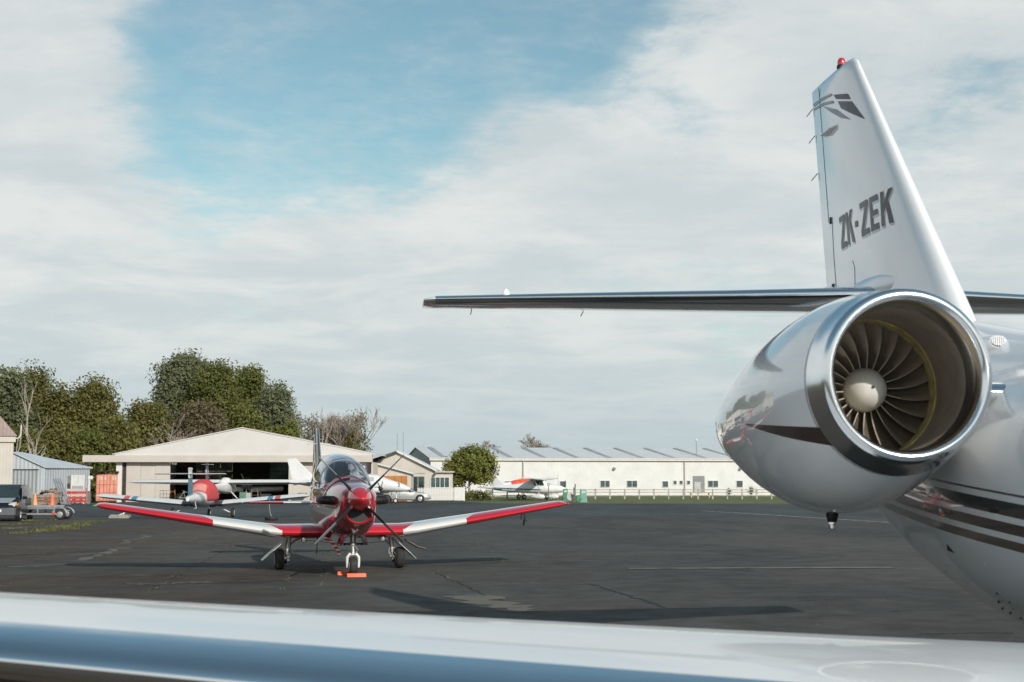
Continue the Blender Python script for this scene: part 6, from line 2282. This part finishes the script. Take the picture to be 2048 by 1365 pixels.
# fuel pumps
pump_g = mat('pump_green', (.06, .26, .15), .45, 0, .3, .1)
pump_p = mat('pump_pale_green', (.16, .36, .27), .5, 0, .2, .1)
for (px, py, w, h, Y, m, lab) in [(1131, 1002, .42, 1.05, 118.5, pump_g, 'narrow green fuel pump with a hose reel by the dark post'), (1167, 1006, .56, 1.05, 113, pump_p, 'wide pale green fuel pump at the apron edge')]:
    p = at(px, py, Y)
    o = thing('fuel_pump', lab, 'pump', (p.x, Y, 0), 0, 'fuel pumps at the apron edge')
    mb = MB()
    mb.loft([[(x * s, y, z) for (x, y) in [(-w / 2, -.2), (w / 2, -.2), (w / 2, .2), (-w / 2, .2)]] for (z, s) in [(.05, 1.08), (.12, 1.0), (h * .72, .88), (h, .80)]])
    bevel(mb.build('cabinet', m, o, 0), .03)
    mb = MB()
    mb.box((0, 0, .03), (w * 1.3, .55, .06))
    mb.build('plinth', conc_m, o, 0)
    mb = MB()
    mb.box((0, -.19, h * .80), (w * .5, .03, h * .16))
    mb.build('display', mat('pump_display', (.55, .60, .56), .3), o, 0)
    mb = MB()
    mb.tube([(-w * .5, -.12, h * .6), (-w * .72, -.16, h * .35), (-w * .55, -.18, h * .16), (-w * .2, -.24, h * .30)], .022, 6)
    mb.build('hose', dark_m, o)
    if w < .5:
        mb = MB()
        mb.lathe((w * .9, -.15, .38), (0, -1, 0), [(0, .30), (.02, .31), (.03, .20), (.10, .20), (.11, .31), (.13, .30)], 22)
        mb.build('hose_reel', mat('reel_grey', (.45, .46, .45), .5), o, 40)
    else:
        mb = MB()
        mb.box((-.42, 0, .32), (.26, .36, .52))
        bevel(mb.build('side_tank', pump_g, o, 0), .05)
p = at(1149, 1003, 118)
o = thing('dark_post', 'dark grey post with a curved head between the fuel pumps', 'post', (p.x, 118, 0))
mb = MB()
mb.bbox(-.09, .09, -.06, .06, 0, at(1149, 975, 118).z)
mb.build('column', mat('post_grey', (.10, .11, .10), .6), o, 0)
mb = MB()
mb.tube([(.05, 0, at(1149, 976, 118).z), (.07, 0, at(1149, 971, 118).z), (.05, 0, at(1149, 968, 118).z)], .05, 8)
mb.build('post_head', mat('post_grey', (.10, .11, .10), .6), o)
mb = MB()
mb.box((0, -.08, .75), (.22, .05, .4))
mb.build('post_box', mat('post_box_grey', (.17, .17, .15), .6), o, 0)
p = at(1097, 1000, 119)
o = thing('round_sign', 'small green and white round sign on a thin post beside the blue and white aircraft', 'sign', (p.x, 119, 0))
mb = MB()
mb.tube([(0, 0, 0), (0, 0, at(1097, 968, 119).z)], .03, 8)
mb.build('post', mat('post_grey', (.10, .11, .10), .6), o)
mb = MB()
mb.lathe((0, -.04, at(1097, 969.5, 119).z), (0, -1, 0), [(0, .13), (.02, .13)], 20)
mb.build('disc', mat('sign_green', (.03, .24, .17), .5), o)
mb = MB()
mb.lathe((0, -.062, at(1097, 969.5, 119).z), (0, -1, 0), [(0, .075), (.012, .075)], 20)
mb.build('disc_centre', white_trim, o)
# whip aerial near the blue and white aircraft
p = at(1116, 1000, 127)
mb = MB()
mb.tube([(0, 0, 0), (0, 0, at(1116, 946, 127).z)], [.03, .012], 6)
o = mb.build('aerial_pole', galv, None)
o.location = (p.x, 127, 0)
tag(o, 'thin pale aerial pole behind the blue and white aircraft', 'pole')
